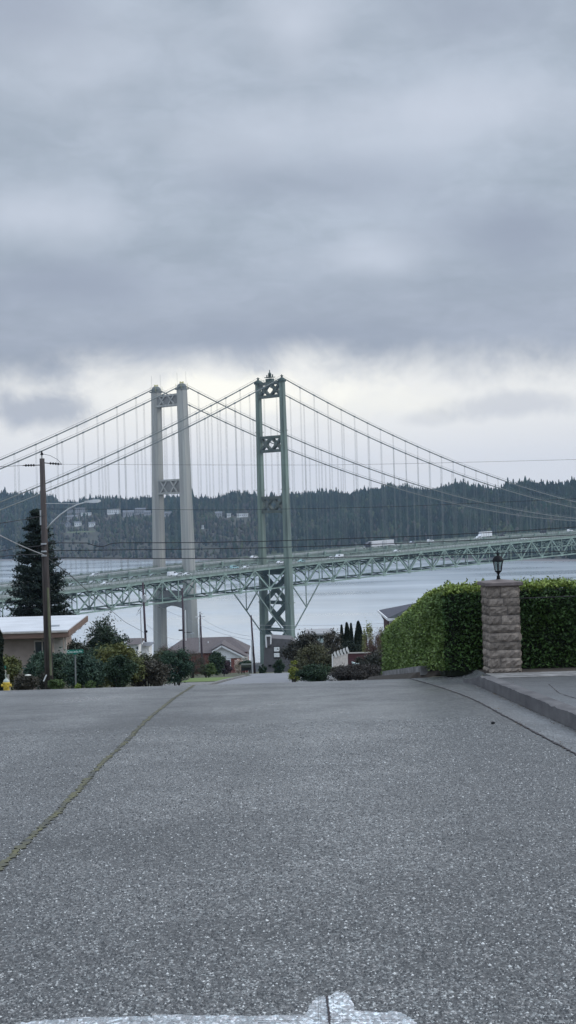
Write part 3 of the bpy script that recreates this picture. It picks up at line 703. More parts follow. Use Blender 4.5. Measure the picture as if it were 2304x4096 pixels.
for z1, z0 in ((52,38),(38,24),(24,8)):
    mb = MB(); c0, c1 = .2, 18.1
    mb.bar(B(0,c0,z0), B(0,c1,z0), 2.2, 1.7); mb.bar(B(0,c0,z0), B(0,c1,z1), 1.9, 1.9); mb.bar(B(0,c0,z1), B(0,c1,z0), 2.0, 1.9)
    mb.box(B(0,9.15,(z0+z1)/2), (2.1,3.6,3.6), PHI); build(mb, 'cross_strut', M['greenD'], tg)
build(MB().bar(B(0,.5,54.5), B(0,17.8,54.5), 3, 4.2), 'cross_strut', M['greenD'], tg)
mb = MB(); zt = 151.3                                            # walkway and beacon on the top strut
mb.bar(B(-1,2,zt+1.1), B(-1,16.3,zt+1.1), .1); mb.bar(B(-1,2,zt+.6), B(-1,16.3,zt+.6), .07)
for k in range(9): mb.bar(B(-1,2+k*1.78,zt), B(-1,2+k*1.78,zt+1.1), .08)
build(mb, 'walkway_rail', M['rail'], tg)
mb = MB(); mb.box(B(0,9.15,zt+.9), (2.2,4.2,1.6), PHI); mb.box(B(0,9.15,zt+2.4), (3,5.2,.3), PHI)
for la in (7.0, 8.4, 9.9, 11.3): mb.bar(B(0,la,zt+2.5), B(0,la,zt+3.8), .45); 
mb.bar(B(0,9.15,zt+2), B(0,9.15,zt+6.2), .35); mb.lathe(B(0,9.15,zt+3.6), [(.8,0),(.9,.5),(.5,1.3)], 8)
build(mb, 'beacon', M['greenD'], tg)
# --- concrete bridge
DL, DS, WC, PC, S0R, S0L = 47.487, -26.6, 23.17, 12.609, 10.31, 13.12
ZSC, ZLC = 152.13, 69.64
def zcc(s): return ZLC+(ZSC-ZLC)*((s-SPAN)/SPAN)**2 if s >= 0 else ZSC+.4224*s+.0003*s*s
def zdc(s): return 57.93+3.563*s/100-.412*(s/100)**2
nR = [S0R+PC*k for k in range(33)]; nL = [-(S0L+PC*k) for k in range(20)]
nodes = sorted(nL+nR); nd0 = sorted(nL+[0]+nR)
bg2 = thing('suspension_bridge', 'suspension bridge with the pale smooth concrete tower, farther of two bridges', 'bridge', B(DS, DL+WC/2, 0))
cand = bridge_common(bg2, DL, DS, WC, zcc, nR[-1], -nL[-1], nodes, None, .30, .05)
hangers(bg2, cand, DS, zcc, lambda s: zdc(s)-2, .05, .32)
TC = 2.0; BC = 9.3
for la in (DL, DL+WC):
    tr = MB()
    for sa, sb in zip(nd0, nd0[1:]):
        tr.bar(B(sa+DS,la,zdc(sa)-TC), B(sb+DS,la,zdc(sb)-TC), .6, .7); tr.bar(B(sa+DS,la,zdc(sa)-BC), B(sb+DS,la,zdc(sb)-BC), .6, .7)
        sm = (sa+sb)/2
        tr.bar(B(sm+DS,la,zdc(sm)-TC), B(sa+DS,la,zdc(sa)-BC), .5, .5); tr.bar(B(sm+DS,la,zdc(sm)-TC), B(sb+DS,la,zdc(sb)-BC), .5, .5)
        tr.box(B(sm+DS,la,zdc(sm)-TC-.2), (2.2,.7,1.0), PHI)
        for k in range(8): 
            s = sa+(sb-sa)*k/8
    for s in nd0: tr.bar(B(s+DS,la,zdc(s)+.1), B(s+DS,la,zdc(s)-BC), .55); tr.box(B(s+DS,la-.4 if la == DL else la+.4,zdc(s)-.6), (.9,1.1,1.7), PHI)
    build(tr, 'truss', M['green'], bg2)
fb = MB(); lb = MB()
for s in nd0:
    fb.bar(B(s+DS,DL,zdc(s)-2.4), B(s+DS,DL+WC,zdc(s)-2.4), .5, 1.6); lb.bar(B(s+DS,DL,zdc(s)-BC), B(s+DS,DL+WC,zdc(s)-BC), .5)
    lb.bar(B(s+DS,DL,zdc(s)-BC), B(s+DS,DL+WC/2,zdc(s)-3), .4); lb.bar(B(s+DS,DL+WC,zdc(s)-BC), B(s+DS,DL+WC/2,zdc(s)-3), .4)
for i, (sa, sb) in enumerate(zip(nd0, nd0[1:])):
    l0, l1 = (DL, DL+WC) if i % 2 else (DL+WC, DL); lb.bar(B(sa+DS,l0,zdc(sa)-BC), B(sb+DS,l1,zdc(sb)-BC), .4)
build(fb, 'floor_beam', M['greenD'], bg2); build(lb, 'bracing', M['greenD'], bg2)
dk = MB(); V = []; prfl = [(DL+.9,-1.7),(DL+.9,-.95),(DL+WC-.9,-.95),(DL+WC-.9,-1.7)]
for s in nd0: V += [B(s+DS, la, zdc(s)+dz) for la, dz in prfl]
dk.add(V, [(j*4+i, j*4+(i+1) % 4, (j+1)*4+(i+1) % 4, (j+1)*4+i) for j in range(len(nd0)-1) for i in range(4)])
build(dk, 'deck', M['deck'], bg2)
for la in (DL+.6, DL+WC-.6):
    rl = MB()
    for sa, sb in zip(nd0, nd0[1:]):
        rl.bar(B(sa+DS,la,zdc(sa)-.95), B(sb+DS,la,zdc(sb)-.95), .35, 1.0)
        for dz in (-.2, .1): rl.bar(B(sa+DS,la,zdc(sa)+dz), B(sb+DS,la,zdc(sb)+dz), .12, .16)
        for j in range(5):
            s = sa+(sb-sa)*j/5; rl.bar(B(s+DS,la,zdc(s)-.6), B(s+DS,la,zdc(s)+.1), .14)
    build(rl, 'railing', M['rail'], bg2)
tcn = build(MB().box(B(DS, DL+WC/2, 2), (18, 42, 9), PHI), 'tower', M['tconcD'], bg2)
CT = [(0,0),(0,0)]
def oct_leg(cen, wd, z0, z1, n=10, ch=.2):
    mb = MB(); V = []
    zs = np.linspace(z0, z1, n+1)
    for z in zs:
        c = cen(z); a = wd(z)/2; k = a*(1-2*ch)
        for u, v in ((-k,-a),(k,-a),(a,-k),(a,k),(k,a),(-k,a),(-a,k),(-a,-k)): V.append(B(DS+u, c+v, z))
    Fc = [(j*8+i, j*8+(i+1) % 8, (j+1)*8+(i+1) % 8, (j+1)*8+i) for j in range(n) for i in range(8)]
    Fc += [tuple(range(7,-1,-1)), tuple(n*8+i for i in range(8))]
    return mb.add(V, Fc)
LN = lambda z: lmix(DL-1.4, DL+.9, z/ZSC); LF = lambda z: lmix(DL+WC+2.6, DL+WC-.6, z/ZSC)
for cen in (LN, LF):
    build(oct_leg(cen, lambda z: lmix(6.6, 4.75, z/ZSC), 4, 149.6), 'leg', M['tconc'], tcn)
    c = B(DS, cen(150), 149.6); cp = MB(); cp.box(c+Vector((0,0,.3)), (5.2,5.2,.6), PHI); cp.lathe(c+Vector((0,0,.6)), [(2.6,0),(2.6,1.1),(1.9,2.2),(1.2,2.6)], 12)
    build(cp, 'saddle_cap', M['cable'], tcn)
    cg = MB(); t0 = c+Vector((0,0,2.4))
    for q in range(3): cg.lathe(t0+Vector((0,0,.6*q)), [(1.0,0),(1.05,.12),(1.0,.24)], 8)
    for a in range(6): cg.bar(t0+Vector((cos(a*1.047),sin(a*1.047),0))*.98, t0+Vector((cos(a*1.047)*.98,sin(a*1.047)*.98,1.9)), .16)
    for u, v in ((-2.2,-2.2),(2.2,-2.2),(2.2,2.2),(-2.2,2.2)): cg.bar(c+Vector((AX[0]*u+TX[0]*v, AX[1]*u+TX[1]*v, .6)), c+Vector((AX[0]*u+TX[0]*v, AX[1]*u+TX[1]*v, 3.3)), .1)
    build(cg, 'lamp_cage', mat('yellow cage paint', (.45,.42,.12)), tcn)
    build(MB().bar(c+Vector((-2.3,0,.6)), c+Vector((-2.3,0,9)), .07).bar(c+Vector((2.3,0,.6)), c+Vector((2.3,0,9.5)), .07), 'antenna', M['rail'], tcn)
def conc_strut(z0, z1, dp):
    mb = MB(); xb = MB(); c0, c1 = LN(z0)+1.6, LF(z0)-1.6
    mb.bar(B(DS,c0,(z0+z1)/2), B(DS,c1,(z0+z1)/2), dp*.66, z1-z0)
    for f in (-1, 1):
        o = f*dp*.39
        xb.bar(B(DS+o,c0,z1-.5), B(DS+o,c1,z1-.5), dp*.12, 1.0); xb.bar(B(DS+o,c0,z0+.5), B(DS+o,c1,z0+.5), dp*.12, 1.0)
        for k in range(2):
            a = c0+1.6+(c1-c0-3.2)*k/2+1.6; b_ = c0+1.6+(c1-c0-3.2)*(k+1)/2-1.6
            xb.bar(B(DS+o,a,z0+.9), B(DS+o,b_,z1-.9), dp*.13, .8); xb.bar(B(DS+o,a,z1-.9), B(DS+o,b_,z0+.9), dp*.14, .8)
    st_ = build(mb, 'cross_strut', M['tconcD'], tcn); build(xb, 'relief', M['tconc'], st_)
for z0, z1 in ((141.6,147.8),(95.4,103.2)): conc_strut(z0, z1, 4.6)
mb = MB(); c0, c1 = LN(40)+2, LF(40)-2
pl = [B(DS-2.6,c0+(c1-c0)*i/10,35.2+2.0*(1-(2*i/10-1)**2)*.8) for i in range(11)]+[B(DS-2.6,c1,44.5),B(DS-2.6,c0,44.5)]
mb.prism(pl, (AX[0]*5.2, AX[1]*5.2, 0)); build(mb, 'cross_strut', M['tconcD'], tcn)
# ------------------------------------------------------------------ traffic on the bridges
def car_proto(name, label, body, kind):
    t = thing(name, label, kind)
    mb = MB()
    if kind == 'van': prf_ = [(-2.5,.35),(-2.5,1.9),(-2.3,2.15),(1.3,2.15),(1.9,1.3),(2.5,1.1),(2.6,.35)]
    elif kind == 'suv': prf_ = [(-2.3,.35),(-2.35,1.0),(-2.15,1.65),(-1.9,1.75),(.5,1.75),(1.15,1.1),(2.2,1.0),(2.35,.35)]
    else: prf_ = [(-2.25,.3),(-2.3,.85),(-1.6,1.0),(-1.0,1.42),(.3,1.45),(1.05,.98),(2.15,.82),(2.3,.3)]
    mb.prism([(x, -.9, z) for x, z in prf_], (0, 1.8, 0)); build(mb, 'body', body, t)
    gl = MB()
    if kind == 'van': pg = [(1.35,1.35),(1.3,2.0),(.2,2.0),(.2,1.35)]
    elif kind == 'suv': pg = [(-2.0,1.1),(-1.85,1.6),(.45,1.6),(.95,1.1)]
    else: pg = [(-1.45,.98),(-.95,1.34),(.25,1.36),(.85,.98)]
    gl.prism([(x, -.93, z) for x, z in pg], (0, 1.86, 0)); build(gl, 'window', M['glass'], t)
    for x in (-1.45, 1.45):
        for y in (-.8, .8): build(MB().tube([(x, y-.12, .34), (x, y+.12, .34)], .34, 10), 'wheel', M['tyre'], t)
    return t
def s_at(px, lat, zf, ds=0):
    lo, hi = -320, 520
    for _ in range(40):
        m_ = (lo+hi)/2; p = B(m_+ds, lat, zf(m_)); d = p-Vector((0,0,H))
        dep = d.dot(fw); u = 1152+F_PX*d.dot(Rr)/dep
        if u < px: lo = m_
        else: hi = m_
    return lo
protos = {}
def put(kind, bodyname, px, lat, br, label, name):
    zf, ds, dz = (zdg, 0, .97) if br == 'g' else (zdc, DS, -.93)
    s = s_at(px, lat, zf, ds); p = B(s+ds, lat, zf(s)+dz); sl = PHI if lat > (9 if br == 'g' else DL+11) else PHI+pi
    key = (kind, bodyname)
    if key not in protos:
        o = car_proto(name, label, M[bodyname], kind); protos[key] = o; o.location = p; o.rotation_euler = (0,0,sl); o['category'] = {'sedan':'car','suv':'car','van':'van'}[kind]; o['group'] = 'vehicles crossing the bridges'
        return o
    o = dup(protos[key], p, sl, label, 'vehicles crossing the bridges'); o.name = name; return o
cn, cf = DL+6, DL+16
put('suv','carwhite',378,cn,'c','white car leftmost on the far deck, just right of the big conifer','car')
put('sedan','carwhite',1016,cf,'c','white car on the far deck just left of the green tower','car')
put('sedan','carwhite',1577,cn,'c','white car close behind the double trailer truck','car')
put('sedan','carsilver',1649,cf,'c','silver car on the far deck between the truck and the white wagon','car')
put('suv','carwhite',1722,cf,'c','white wagon on far deck between the double trailer truck and the box truck','car')
put('suv','carwhite',1912,cn,'c','white car just below and left of the white box truck','car')
put('sedan','cardark',2006,cf,'c','dark sedan right behind the white box truck on the far deck','car')
put('van','cardark',2174,cf,'c','dark van on the far deck near the right edge','van')
put('suv','carwhite',2280,cf,'c','white car on the far deck at the extreme right edge','car')
put('van','carwhite',1357,6,'g','white van on the near deck right of the green tower','van')
put('sedan','carwhite',1325,6,'g','low white car directly ahead of the white van on the near deck','car')
put('sedan','carwhite',1587,6,'g','white car on the near deck below the double trailer truck','car')
put('sedan','carwhite',2095,6,'g','white car on the near deck right of the lantern','car')
put('sedan','carteal',1206,6,'g','pale teal car on the near deck just right of the green tower','car')
put('sedan','carwhite',1122,13,'g','white car between the two legs of the green tower','car')
put('sedan','carwhite',984,5,'g','white car on the near deck nearest left of the green tower','car')
put('suv','carteal',938,12,'g','pale teal car on the near deck left of the white one by the green tower','car')
put('van','carwhite',690,12,'g','white van on near deck between the legs of the concrete tower','van')
put('suv','carwhite',712,5,'g','white car on near deck right below the white van','car')
put('sedan','carwhite',748,5,'g','white car on the near deck in front of the right concrete leg','car')
put('sedan','carwhite',422,6,'g','white car leftmost on the near deck','car')
def truck(px0, px1, lat, label, name, cat, double):
    s0 = s_at(px0, lat, zdc, DS); s1 = s_at(px1, lat, zdc, DS); p = B(s0+DS, lat, zdc(s0)-.93); Ln = s1-s0
    t = thing(name, label, cat, p, 'vehicles crossing the bridges')
    def P(x, y, z): return B(s0+DS+x, lat+y, zdc(s0+x)-.93+z)
    def bx(x0, x1, z0, z1, w=2.5):
        mb = MB(); V = [P(x, y, z) for z in (z0, z1) for y in (-w/2, w/2) for x in (x0, x1)]
        mb.add(V, [(0,2,3,1),(4,5,7,6),(0,1,5,4),(2,6,7,3),(0,4,6,2),(1,3,7,5)]); return mb
    if double:
        cb_ = MB(); cb_.prism([P(x, -1.25, z) for x, z in ((0,.5),(0,1.5),(1.3,1.75),(1.7,2.9),(3.6,3.9),(4.3,3.9),(4.3,.5))], (P(0,1.25,0)-P(0,-1.25,0)))
        build(cb_, 'cab', M['cardark'], t); build(bx(-.05,.1,.9,1.3,1.8), 'headlight', M['white'], t)
        h = (Ln-4.8)/2; build(bx(4.8,4.8+h-.4,1.1,4.1), 'trailer', M['trailer'], t); build(bx(4.8+h+.4,Ln,1.1,4.1), 'trailer', M['trailer'], t)
        wx = (1,3.6,6,4.8+h-1.5,4.8+h+2,Ln-1.5,Ln-2.7)
    else:
        cb_ = MB(); cb_.prism([P(x, -1.1, z) for x, z in ((0,.5),(0,1.3),(.9,1.5),(1.4,2.4),(2.2,2.5),(2.2,.5))], (P(0,1.1,0)-P(0,-1.1,0)))
        build(cb_, 'cab', M['carwhite'], t); build(bx(2.0,Ln,.9,3.9), 'cargo_box', M['carwhite'], t); wx = (1,Ln-1.6)
    for x in wx:
        for y in (-1.1, 1.1): build(MB().tube([P(x, y-.15, .5), P(x, y+.15, .5)], .5, 10), 'wheel', M['tyre'], t)
truck(1457, 1570, cn-1, 'black cab truck pulling two pale trailers along the far deck', 'truck', 'truck', True)
truck(1913, 1963, cf, 'white box truck on the far deck seen above the lantern', 'box_truck', 'truck', False)
# ------------------------------------------------------------------ foliage
def leaf_quads(P, size, rg, asp=.45, up=.0, droop=0):
    n = len(P); d = rg.normal(size=(n, 3)); d[:, 2] = d[:, 2]*.7+up; d /= np.linalg.norm(d, axis=1)[:, None]
    e = rg.normal(size=(n, 3)); s = np.cross(d, e); s /= np.linalg.norm(s, axis=1)[:, None]
    L_ = (size*rg.uniform(.6, 1.3, n))[:, None]
    a = P-d*L_/2; b_ = P+d*L_/2; m_ = P+np.cross(d, s)*L_*.08
    V = np.stack([a, m_+s*L_*asp/2, b_, m_-s*L_*asp/2], 1).reshape(-1, 3)
    return V, np.arange(len(V)).reshape(-1, 4)
def join(parts):
    V = []; Q = []; k = 0
    for v, q in parts: V.append(v); Q.append(q+k); k += len(v)
    return np.concatenate(V), np.concatenate(Q)
def clump_cloud(c, r, n, rg, shell=.65, clumps=26, rough=.30):
    """points of an uneven crown: many sub-clumps spread over an ellipsoid"""
    c, r = np.array(c, float), np.array(r, float)
    d = rg.normal(size=(clumps, 3)); d /= np.linalg.norm(d, axis=1)[:, None]; rad = rg.uniform(shell-.2, 1, (clumps, 1))**.6
    cc = c+d*rad*r*.82; cs = rg.uniform(.18, .42, clumps)
    k = rg.integers(0, clumps, n); g = rg.normal(size=(n, 3)); g /= np.linalg.norm(g, axis=1)[:, None]
    P = cc[k]+g*(rg.random((n, 1))**.45)*cs[k][:, None]*r*(1+rough*rg.normal(size=(n, 1)))
    return P
LM = {}
def lm(key, col, col2=None, var=.30):
    if key not in LM: LM[key] = leafmat(key, col, var, .6, col2, 1.1)
    return LM[key]
def bush(name, label, cat, px0, px1, py0, py1, D, m, depth=None, leaf=.14, dens=1.0, shape='round', base=None, group=None, stems=True, bare=False, seed=0):
    rg = np.random.default_rng(int(px0*7+py0+D+seed)); pc = (px0+px1)/2; e_ = (px1-px0)*(.07 if D < 140 and shape == 'round' and px1-px0 > 60 else 0); px0 -= e_; px1 += e_
    top = at(pc, py0, D); wid = (px1-px0)/F_PX*D; x = at(pc, (py0+py1)/2, D).x
    zb = min(hgt(x, D), sight(pc, D, py1)) if base is None else base
    hh = top.z-zb; dp = depth or wid*.8
    t = thing(name, label, cat, (x, D, zb), group)
    n = int(min(14000, 900+260*dens*wid*hh/leaf**1.4*.16*4))
    if shape == 'round':
        P = clump_cloud((x, D, zb+hh*.53), (wid/2, dp/2, hh*.47), n, rg)
    elif shape == 'cone':
        u = rg.random(n)**.8; P = np.zeros((n,3)); a = rg.random(n)*6.28; r = (1-u)**.8*np.sqrt(rg.uniform(.35,1,n))*(1+.18*np.sin(a*5+u*20))
        P[:,0] = x+np.cos(a)*r*wid/2; P[:,1] = D+np.sin(a)*r*dp/2; P[:,2] = zb+u*hh
    else:  # column
        u = rg.random(n); P = np.zeros((n,3)); a = rg.random(n)*6.28; r = np.sqrt(rg.uniform(.4,1,n))*np.minimum(1,(1-u)*3.2)**.6*(1+.12*np.sin(a*3+u*9))
        P[:,0] = x+np.cos(a)*r*wid/2; P[:,1] = D+np.sin(a)*r*dp/2; P[:,2] = zb+u*hh
    P = P[P[:,2] > zb-.1]
    V, Q = leaf_quads(P, leaf, rg, .5 if not bare else .12, .25)
    build((V, Q), 'foliage', m, t)
    if stems:
        mb = MB()
        for i in range(5):
            a = rg.random()*6.28; e = Vector((x+cos(a)*wid*.28, D+sin(a)*dp*.28, zb+hh*.75)); mb.tube([(x+cos(a)*.08,D+sin(a)*.08,zb-.2), Vector((x,D,zb)).lerp(e,.5)+Vector((0,0,.1*hh)), e], [.05,.035,.015], 5)
        build(mb, 'stem', M['bark'], t)
    return t
dkg = lm('dark evergreen leaves', (.030,.050,.026), (.014,.028,.018)); olive = lm('olive leaves', (.105,.105,.035), (.04,.055,.022))
teal = lm('blue green leaves', (.040,.068,.045), (.018,.036,.028)); brown = lm('bare brown twigs', (.066,.060,.045), (.034,.033,.028))
redbr = lm('reddish twigs', (.10,.058,.050), (.055,.04,.036)); purp = lm('purple leaves', (.065,.042,.048), (.035,.026,.032)); pink = lm('pale pink blossom', (.42,.33,.30), (.30,.26,.20))
midg = lm('mid green leaves', (.075,.11,.035), (.035,.06,.025)); yel = lm('yellow green blossom', (.20,.21,.04), (.07,.09,.025)); ltg = lm('light yellow green leaves', (.20,.21,.09), (.12,.13,.06))
cyp = lm('cypress foliage', (.022,.034,.020), (.012,.020,.014)); dbr = lm('dark brown foliage', (.045,.042,.034), (.022,.026,.022))
bush('shrub','dark blue green shrub massed behind the big utility pole','shrub',85,290,2596,2745,80,teal,leaf=.16)
bush('shrub','olive shrub at the left edge under the tan house wall','shrub',-30,90,2620,2735,84,olive,leaf=.16)
bush('shrub','low brown green shrub behind the yellow hydrant','shrub',52,158,2692,2752,61,brown,leaf=.09)
bush('shrub','small round green shrub at the foot of the big pole','shrub',192,258,2712,2750,61,midg,leaf=.08)
bush('shrub','dark teal shrub behind the green street name sign','shrub',240,430,2612,2748,74,teal,leaf=.14)
bush('shrub','broad olive gold topped shrub right of the street name sign','shrub',362,572,2566,2745,76,olive,leaf=.15)
bush('shrub','dark hollow shrub low in front of the gold topped shrub','shrub',420,540,2620,2740,70,dkg,leaf=.12)
bush('shrub','grey brown bare shrub between the gold topped shrub and the round dark one','shrub',515,668,2628,2738,77,brown,leaf=.13,dens=1.3)
bush('shrub','tall green brown shrub behind the grey brown bare one','shrub',540,700,2598,2720,92,lm('brown green leaves',(.06,.066,.035),(.035,.042,.026)),leaf=.15)
bush('shrub','dense round dark green shrub with drooping sides, nearest the lawn','shrub',640,772,2592,2736,86,lm('dense teal leaves',(.034,.060,.036),(.014,.03,.022)),leaf=.12,dens=1.4)
bush('shrub','red twigged shrub tips showing over the round dark shrub','shrub',622,720,2572,2660,125,redbr,leaf=.12,bare=True,dens=1.5)
bush('shrub','wide brown bare shrub in front of the big brown roof','shrub',700,840,2600,2700,135,brown,leaf=.13,bare=True,dens=2.2)
bush('shrub','dark shrub filling the gap behind the sign and the hollow shrub','shrub',320,470,2600,2735,88,dkg,leaf=.15)
bush('shrub','greyish green twiggy shrub above the street name sign by the house wall','shrub',262,372,2552,2680,94,lm('grey green twigs',(.06,.068,.05),(.035,.042,.034)),leaf=.15)
bush('shrub','low brown twigs between the low bank shrub and the pole foot','shrub',150,215,2690,2750,66,dbr,leaf=.10)
bush('shrub','dark shrub low behind the big pole foot','shrub',150,262,2640,2748,70,dkg,leaf=.13)
bush('shrub','low clipped shrub with lighter top beside the lawn','shrub',790,866,2652,2712,138,midg,leaf=.14)
bush('shrub','dark upright shrub against the left of the brick gable','shrub',832,902,2600,2705,168,dkg,leaf=.18)
bush('shrub','purple leaved shrub under the gable window','shrub',872,934,2640,2700,200,purp,leaf=.2)
bush('shrub','pale pink blossoming shrub right of the gable window','shrub',936,974,2632,2696,225,pink,leaf=.2)
bush('shrub','feathery pale plumes on the shrub at the right of the brick house','shrub',966,992,2625,2652,240,lm('pale plumes',(.5,.48,.44)),leaf=.2,base=sight(975,240,2652),stems=False)
bush('shrub','small dark shrub right of the slim pole','shrub',1030,1066,2654,2700,190,dkg,leaf=.18)
bush('shrub','dark green shrub at the foot of the grey wall','shrub',1092,1142,2638,2702,170,dkg,leaf=.18)
bush('shrub','large dark mounded shrub right of the green tower foot','shrub',1126,1306,2534,2718,100,dbr,leaf=.16,dens=1.4)
bush('shrub','brown green shrub with an olive patch in the middle of the right bank','shrub',1180,1345,2575,2715,92,lm('mixed olive brown',(.085,.08,.04),(.028,.034,.024)),leaf=.14,dens=1.2)
bush('shrub','brown bare round tree top left of the dark cypresses','tree',1284,1366,2506,2640,128,brown,leaf=.16,dens=1.5)
bush('shrub','low dark shrub at the street edge right of the yellow blossom','shrub',1195,1330,2655,2714,84,dkg,leaf=.12)
bush('flowering_shrub','yellow blossoming shrub on the street bend, right side','shrub',1148,1200,2668,2714,88,yel,leaf=.10)
bush('flowering_shrub','flat bright yellow blossom sprig above the yellow shrub','shrub',1160,1190,2641,2656,89,yel,leaf=.09,base=sight(1175,89,2658),stems=False)
for i, (a, b_, y) in enumerate(((1360,1376,2500),(1376,1402,2490),(1398,1414,2493),(1418,1452,2484))):
    bush('cypress', ['slim short cypress, first from the left of the dark row','broad pointed cypress, second from the left of the dark row','thin cypress, third from the left of the dark row','widest dark cypress at the right end of the row'][i], 'tree', a, b_, y, 2650, 140+i, cyp, leaf=.16, dens=2, shape='column', group='row of dark cypresses')
bush('shrub','dark evergreen shrub below the cypress row','shrub',1352,1462,2560,2650,132,cyp,leaf=.16,dens=1.6)
bush('tree','loose yellow green young tree right of the cypresses','tree',1448,1494,2482,2620,120,ltg,leaf=.14,dens=.35)
bush('shrub','reddish brown bare shrub against the left end of the hedge','shrub',1462,1568,2506,2690,70,redbr,leaf=.10,bare=True,dens=2.2)
bush('shrub','tan green grassy tuft rising beside the hedge end','shrub',1508,1572,2500,2640,60,lm('tan green twigs',(.13,.12,.06),(.07,.06,.04)),leaf=.09,bare=True,dens=2)
bush('shrub','low brown heather like mound at the road brow by the hedge','shrub',1330,1548,2652,2722,50,lm('dark heather',(.042,.037,.034),(.024,.023,.022)),leaf=.06,dens=1.6)
bush('shrub','brown twiggy shrub over the mound in front of the red boards','shrub',1424,1545,2596,2708,56,dbr,leaf=.08,dens=1.2)
bush('shrub','low grey twig shrub at the foot of the white pickets','shrub',1322,1408,2660,2712,62,brown,leaf=.07,dens=1.3)
def tuft(label, px, py, D, w, h, m): 
    return bush('plant', label, 'plant', px-w/2, px+w/2, py-h, py, D, m, leaf=.07)
tuft('light green leafy plant at the kerb right of the sign post',362,2744,60,44,24,midg)
tuft('bright green grassy patch at the foot of the sign post',312,2748,60,34,12,lm('fresh grass',(.16,.22,.05)))
# conifers ----------------------------------------------------------
def conifer(label, px, py_top, py_bot, D, wpx, m, base=None, seed=1, name='conifer'):
    rg = np.random.default_rng(seed); x = xat(px, D, (py_top+py_bot)/2); zb = hgt(x, D) if base is None else base; zt = sight(px, D, py_top); hh = zt-zb; W_ = wpx/F_PX*D/2
    t = thing(name, label, 'tree', (x, D, zb)); pts = []; mb = MB()
    mb.tube([(x,D,zb-.3),(x+.05,D,zb+hh*.5),(x,D,zt-.2)], [hh*.02+.06,hh*.012+.03,.02], 8); build(mb, 'trunk', M['bark'], t)
    br = MB(); nb = int(hh*34); D_ = []
    for i in range(nb):
        u = (i+rg.random())/nb; u = .10+.90*u; u = u+.010*np.sin(u*hh*2*pi/.62); z = zb+hh*u; a = rg.random()*6.28
        r = W_*min(1, (1-u)/.72+.05)**.78*rg.uniform(.62, 1.12)*(.75 if u < .2 else 1)
        e = np.array([x+cos(a)*r, D+sin(a)*r, z-r*.02+r*.16*rg.random()]); o = np.array([x, D, z+r*.10])
        if i % 3 == 0: br.tube([tuple(o), tuple((o+e)/2-np.array([0,0,r*.05])), tuple(e)], [.035,.025,.008], 4)
        k = int(22+r*62); f = rg.random(k)**.62; P = o+(e-o)*f[:, None]; P[:,2] -= r*.34*f*(1-f)*2
        P += rg.normal(size=(k,3))*np.array([.17,.17,.075])*(.55+.6*f[:, None]); D_.append(P)
    build(br, 'branch', M['bark'], t)
    P = np.concatenate(D_); V, Q = leaf_quads(P, .25, rg, .36, -.15); build((V, Q), 'foliage', m, t); return t
conifer('tall dark conifer rising behind the white roofed house',150,2036,2480,118,305,lm('spruce needles',(.020,.034,.026),(.010,.018,.016)),seed=4)
bush('conifer','dark column of conifer at the extreme left edge','tree',-70,14,2470,2745,58,cyp,leaf=.1,shape='column',dens=1.5)
# spreading pine ------------------------------------------------------
rgp = np.random.default_rng(3); Dp = 112; xp = xat(425, Dp, 2540); zb = hgt(xp, Dp); zt = sight(425, Dp, 2492)
t = thing('pine_tree', 'spreading ragged pine behind the shrubs right of the white roofed house', 'tree', (xp, Dp, zb))
mb = MB(); mb.tube([(xp,Dp,zb-.3),(xp,Dp,zb+1.2)], [.16,.12], 8); PP = []
for i in range(46):
    a = rgp.uniform(-.15, pi+.15); ax = cos(a); r = rgp.uniform(.55, 1)*1.85; ez = zb+1.0+max(0, sin(a))*(zt-zb-1.1)*rgp.uniform(.7,1.12)+.1; ey = Dp+rgp.uniform(-1.2,1.2)
    e = np.array([xp+ax*r, ey, ez]); o = np.array([xp+ax*.2, Dp, zb+1.0]); mb.tube([tuple(o), tuple((o+e)/2+np.array([0,0,-.1])), tuple(e)], [.05,.035,.01], 4)
    f = rgp.uniform(.2, 1.03, 330); PP.append(o+(e-o)*f[:, None]+rgp.normal(size=(330,3))*.17*(.6+f[:, None]))
build(mb, 'trunk', M['bark'], t); V, Q = leaf_quads(np.concatenate(PP), .24, rgp, .38, .5); build((V, Q), 'foliage', lm('pine needles',(.028,.045,.024),(.014,.024,.018)), t)
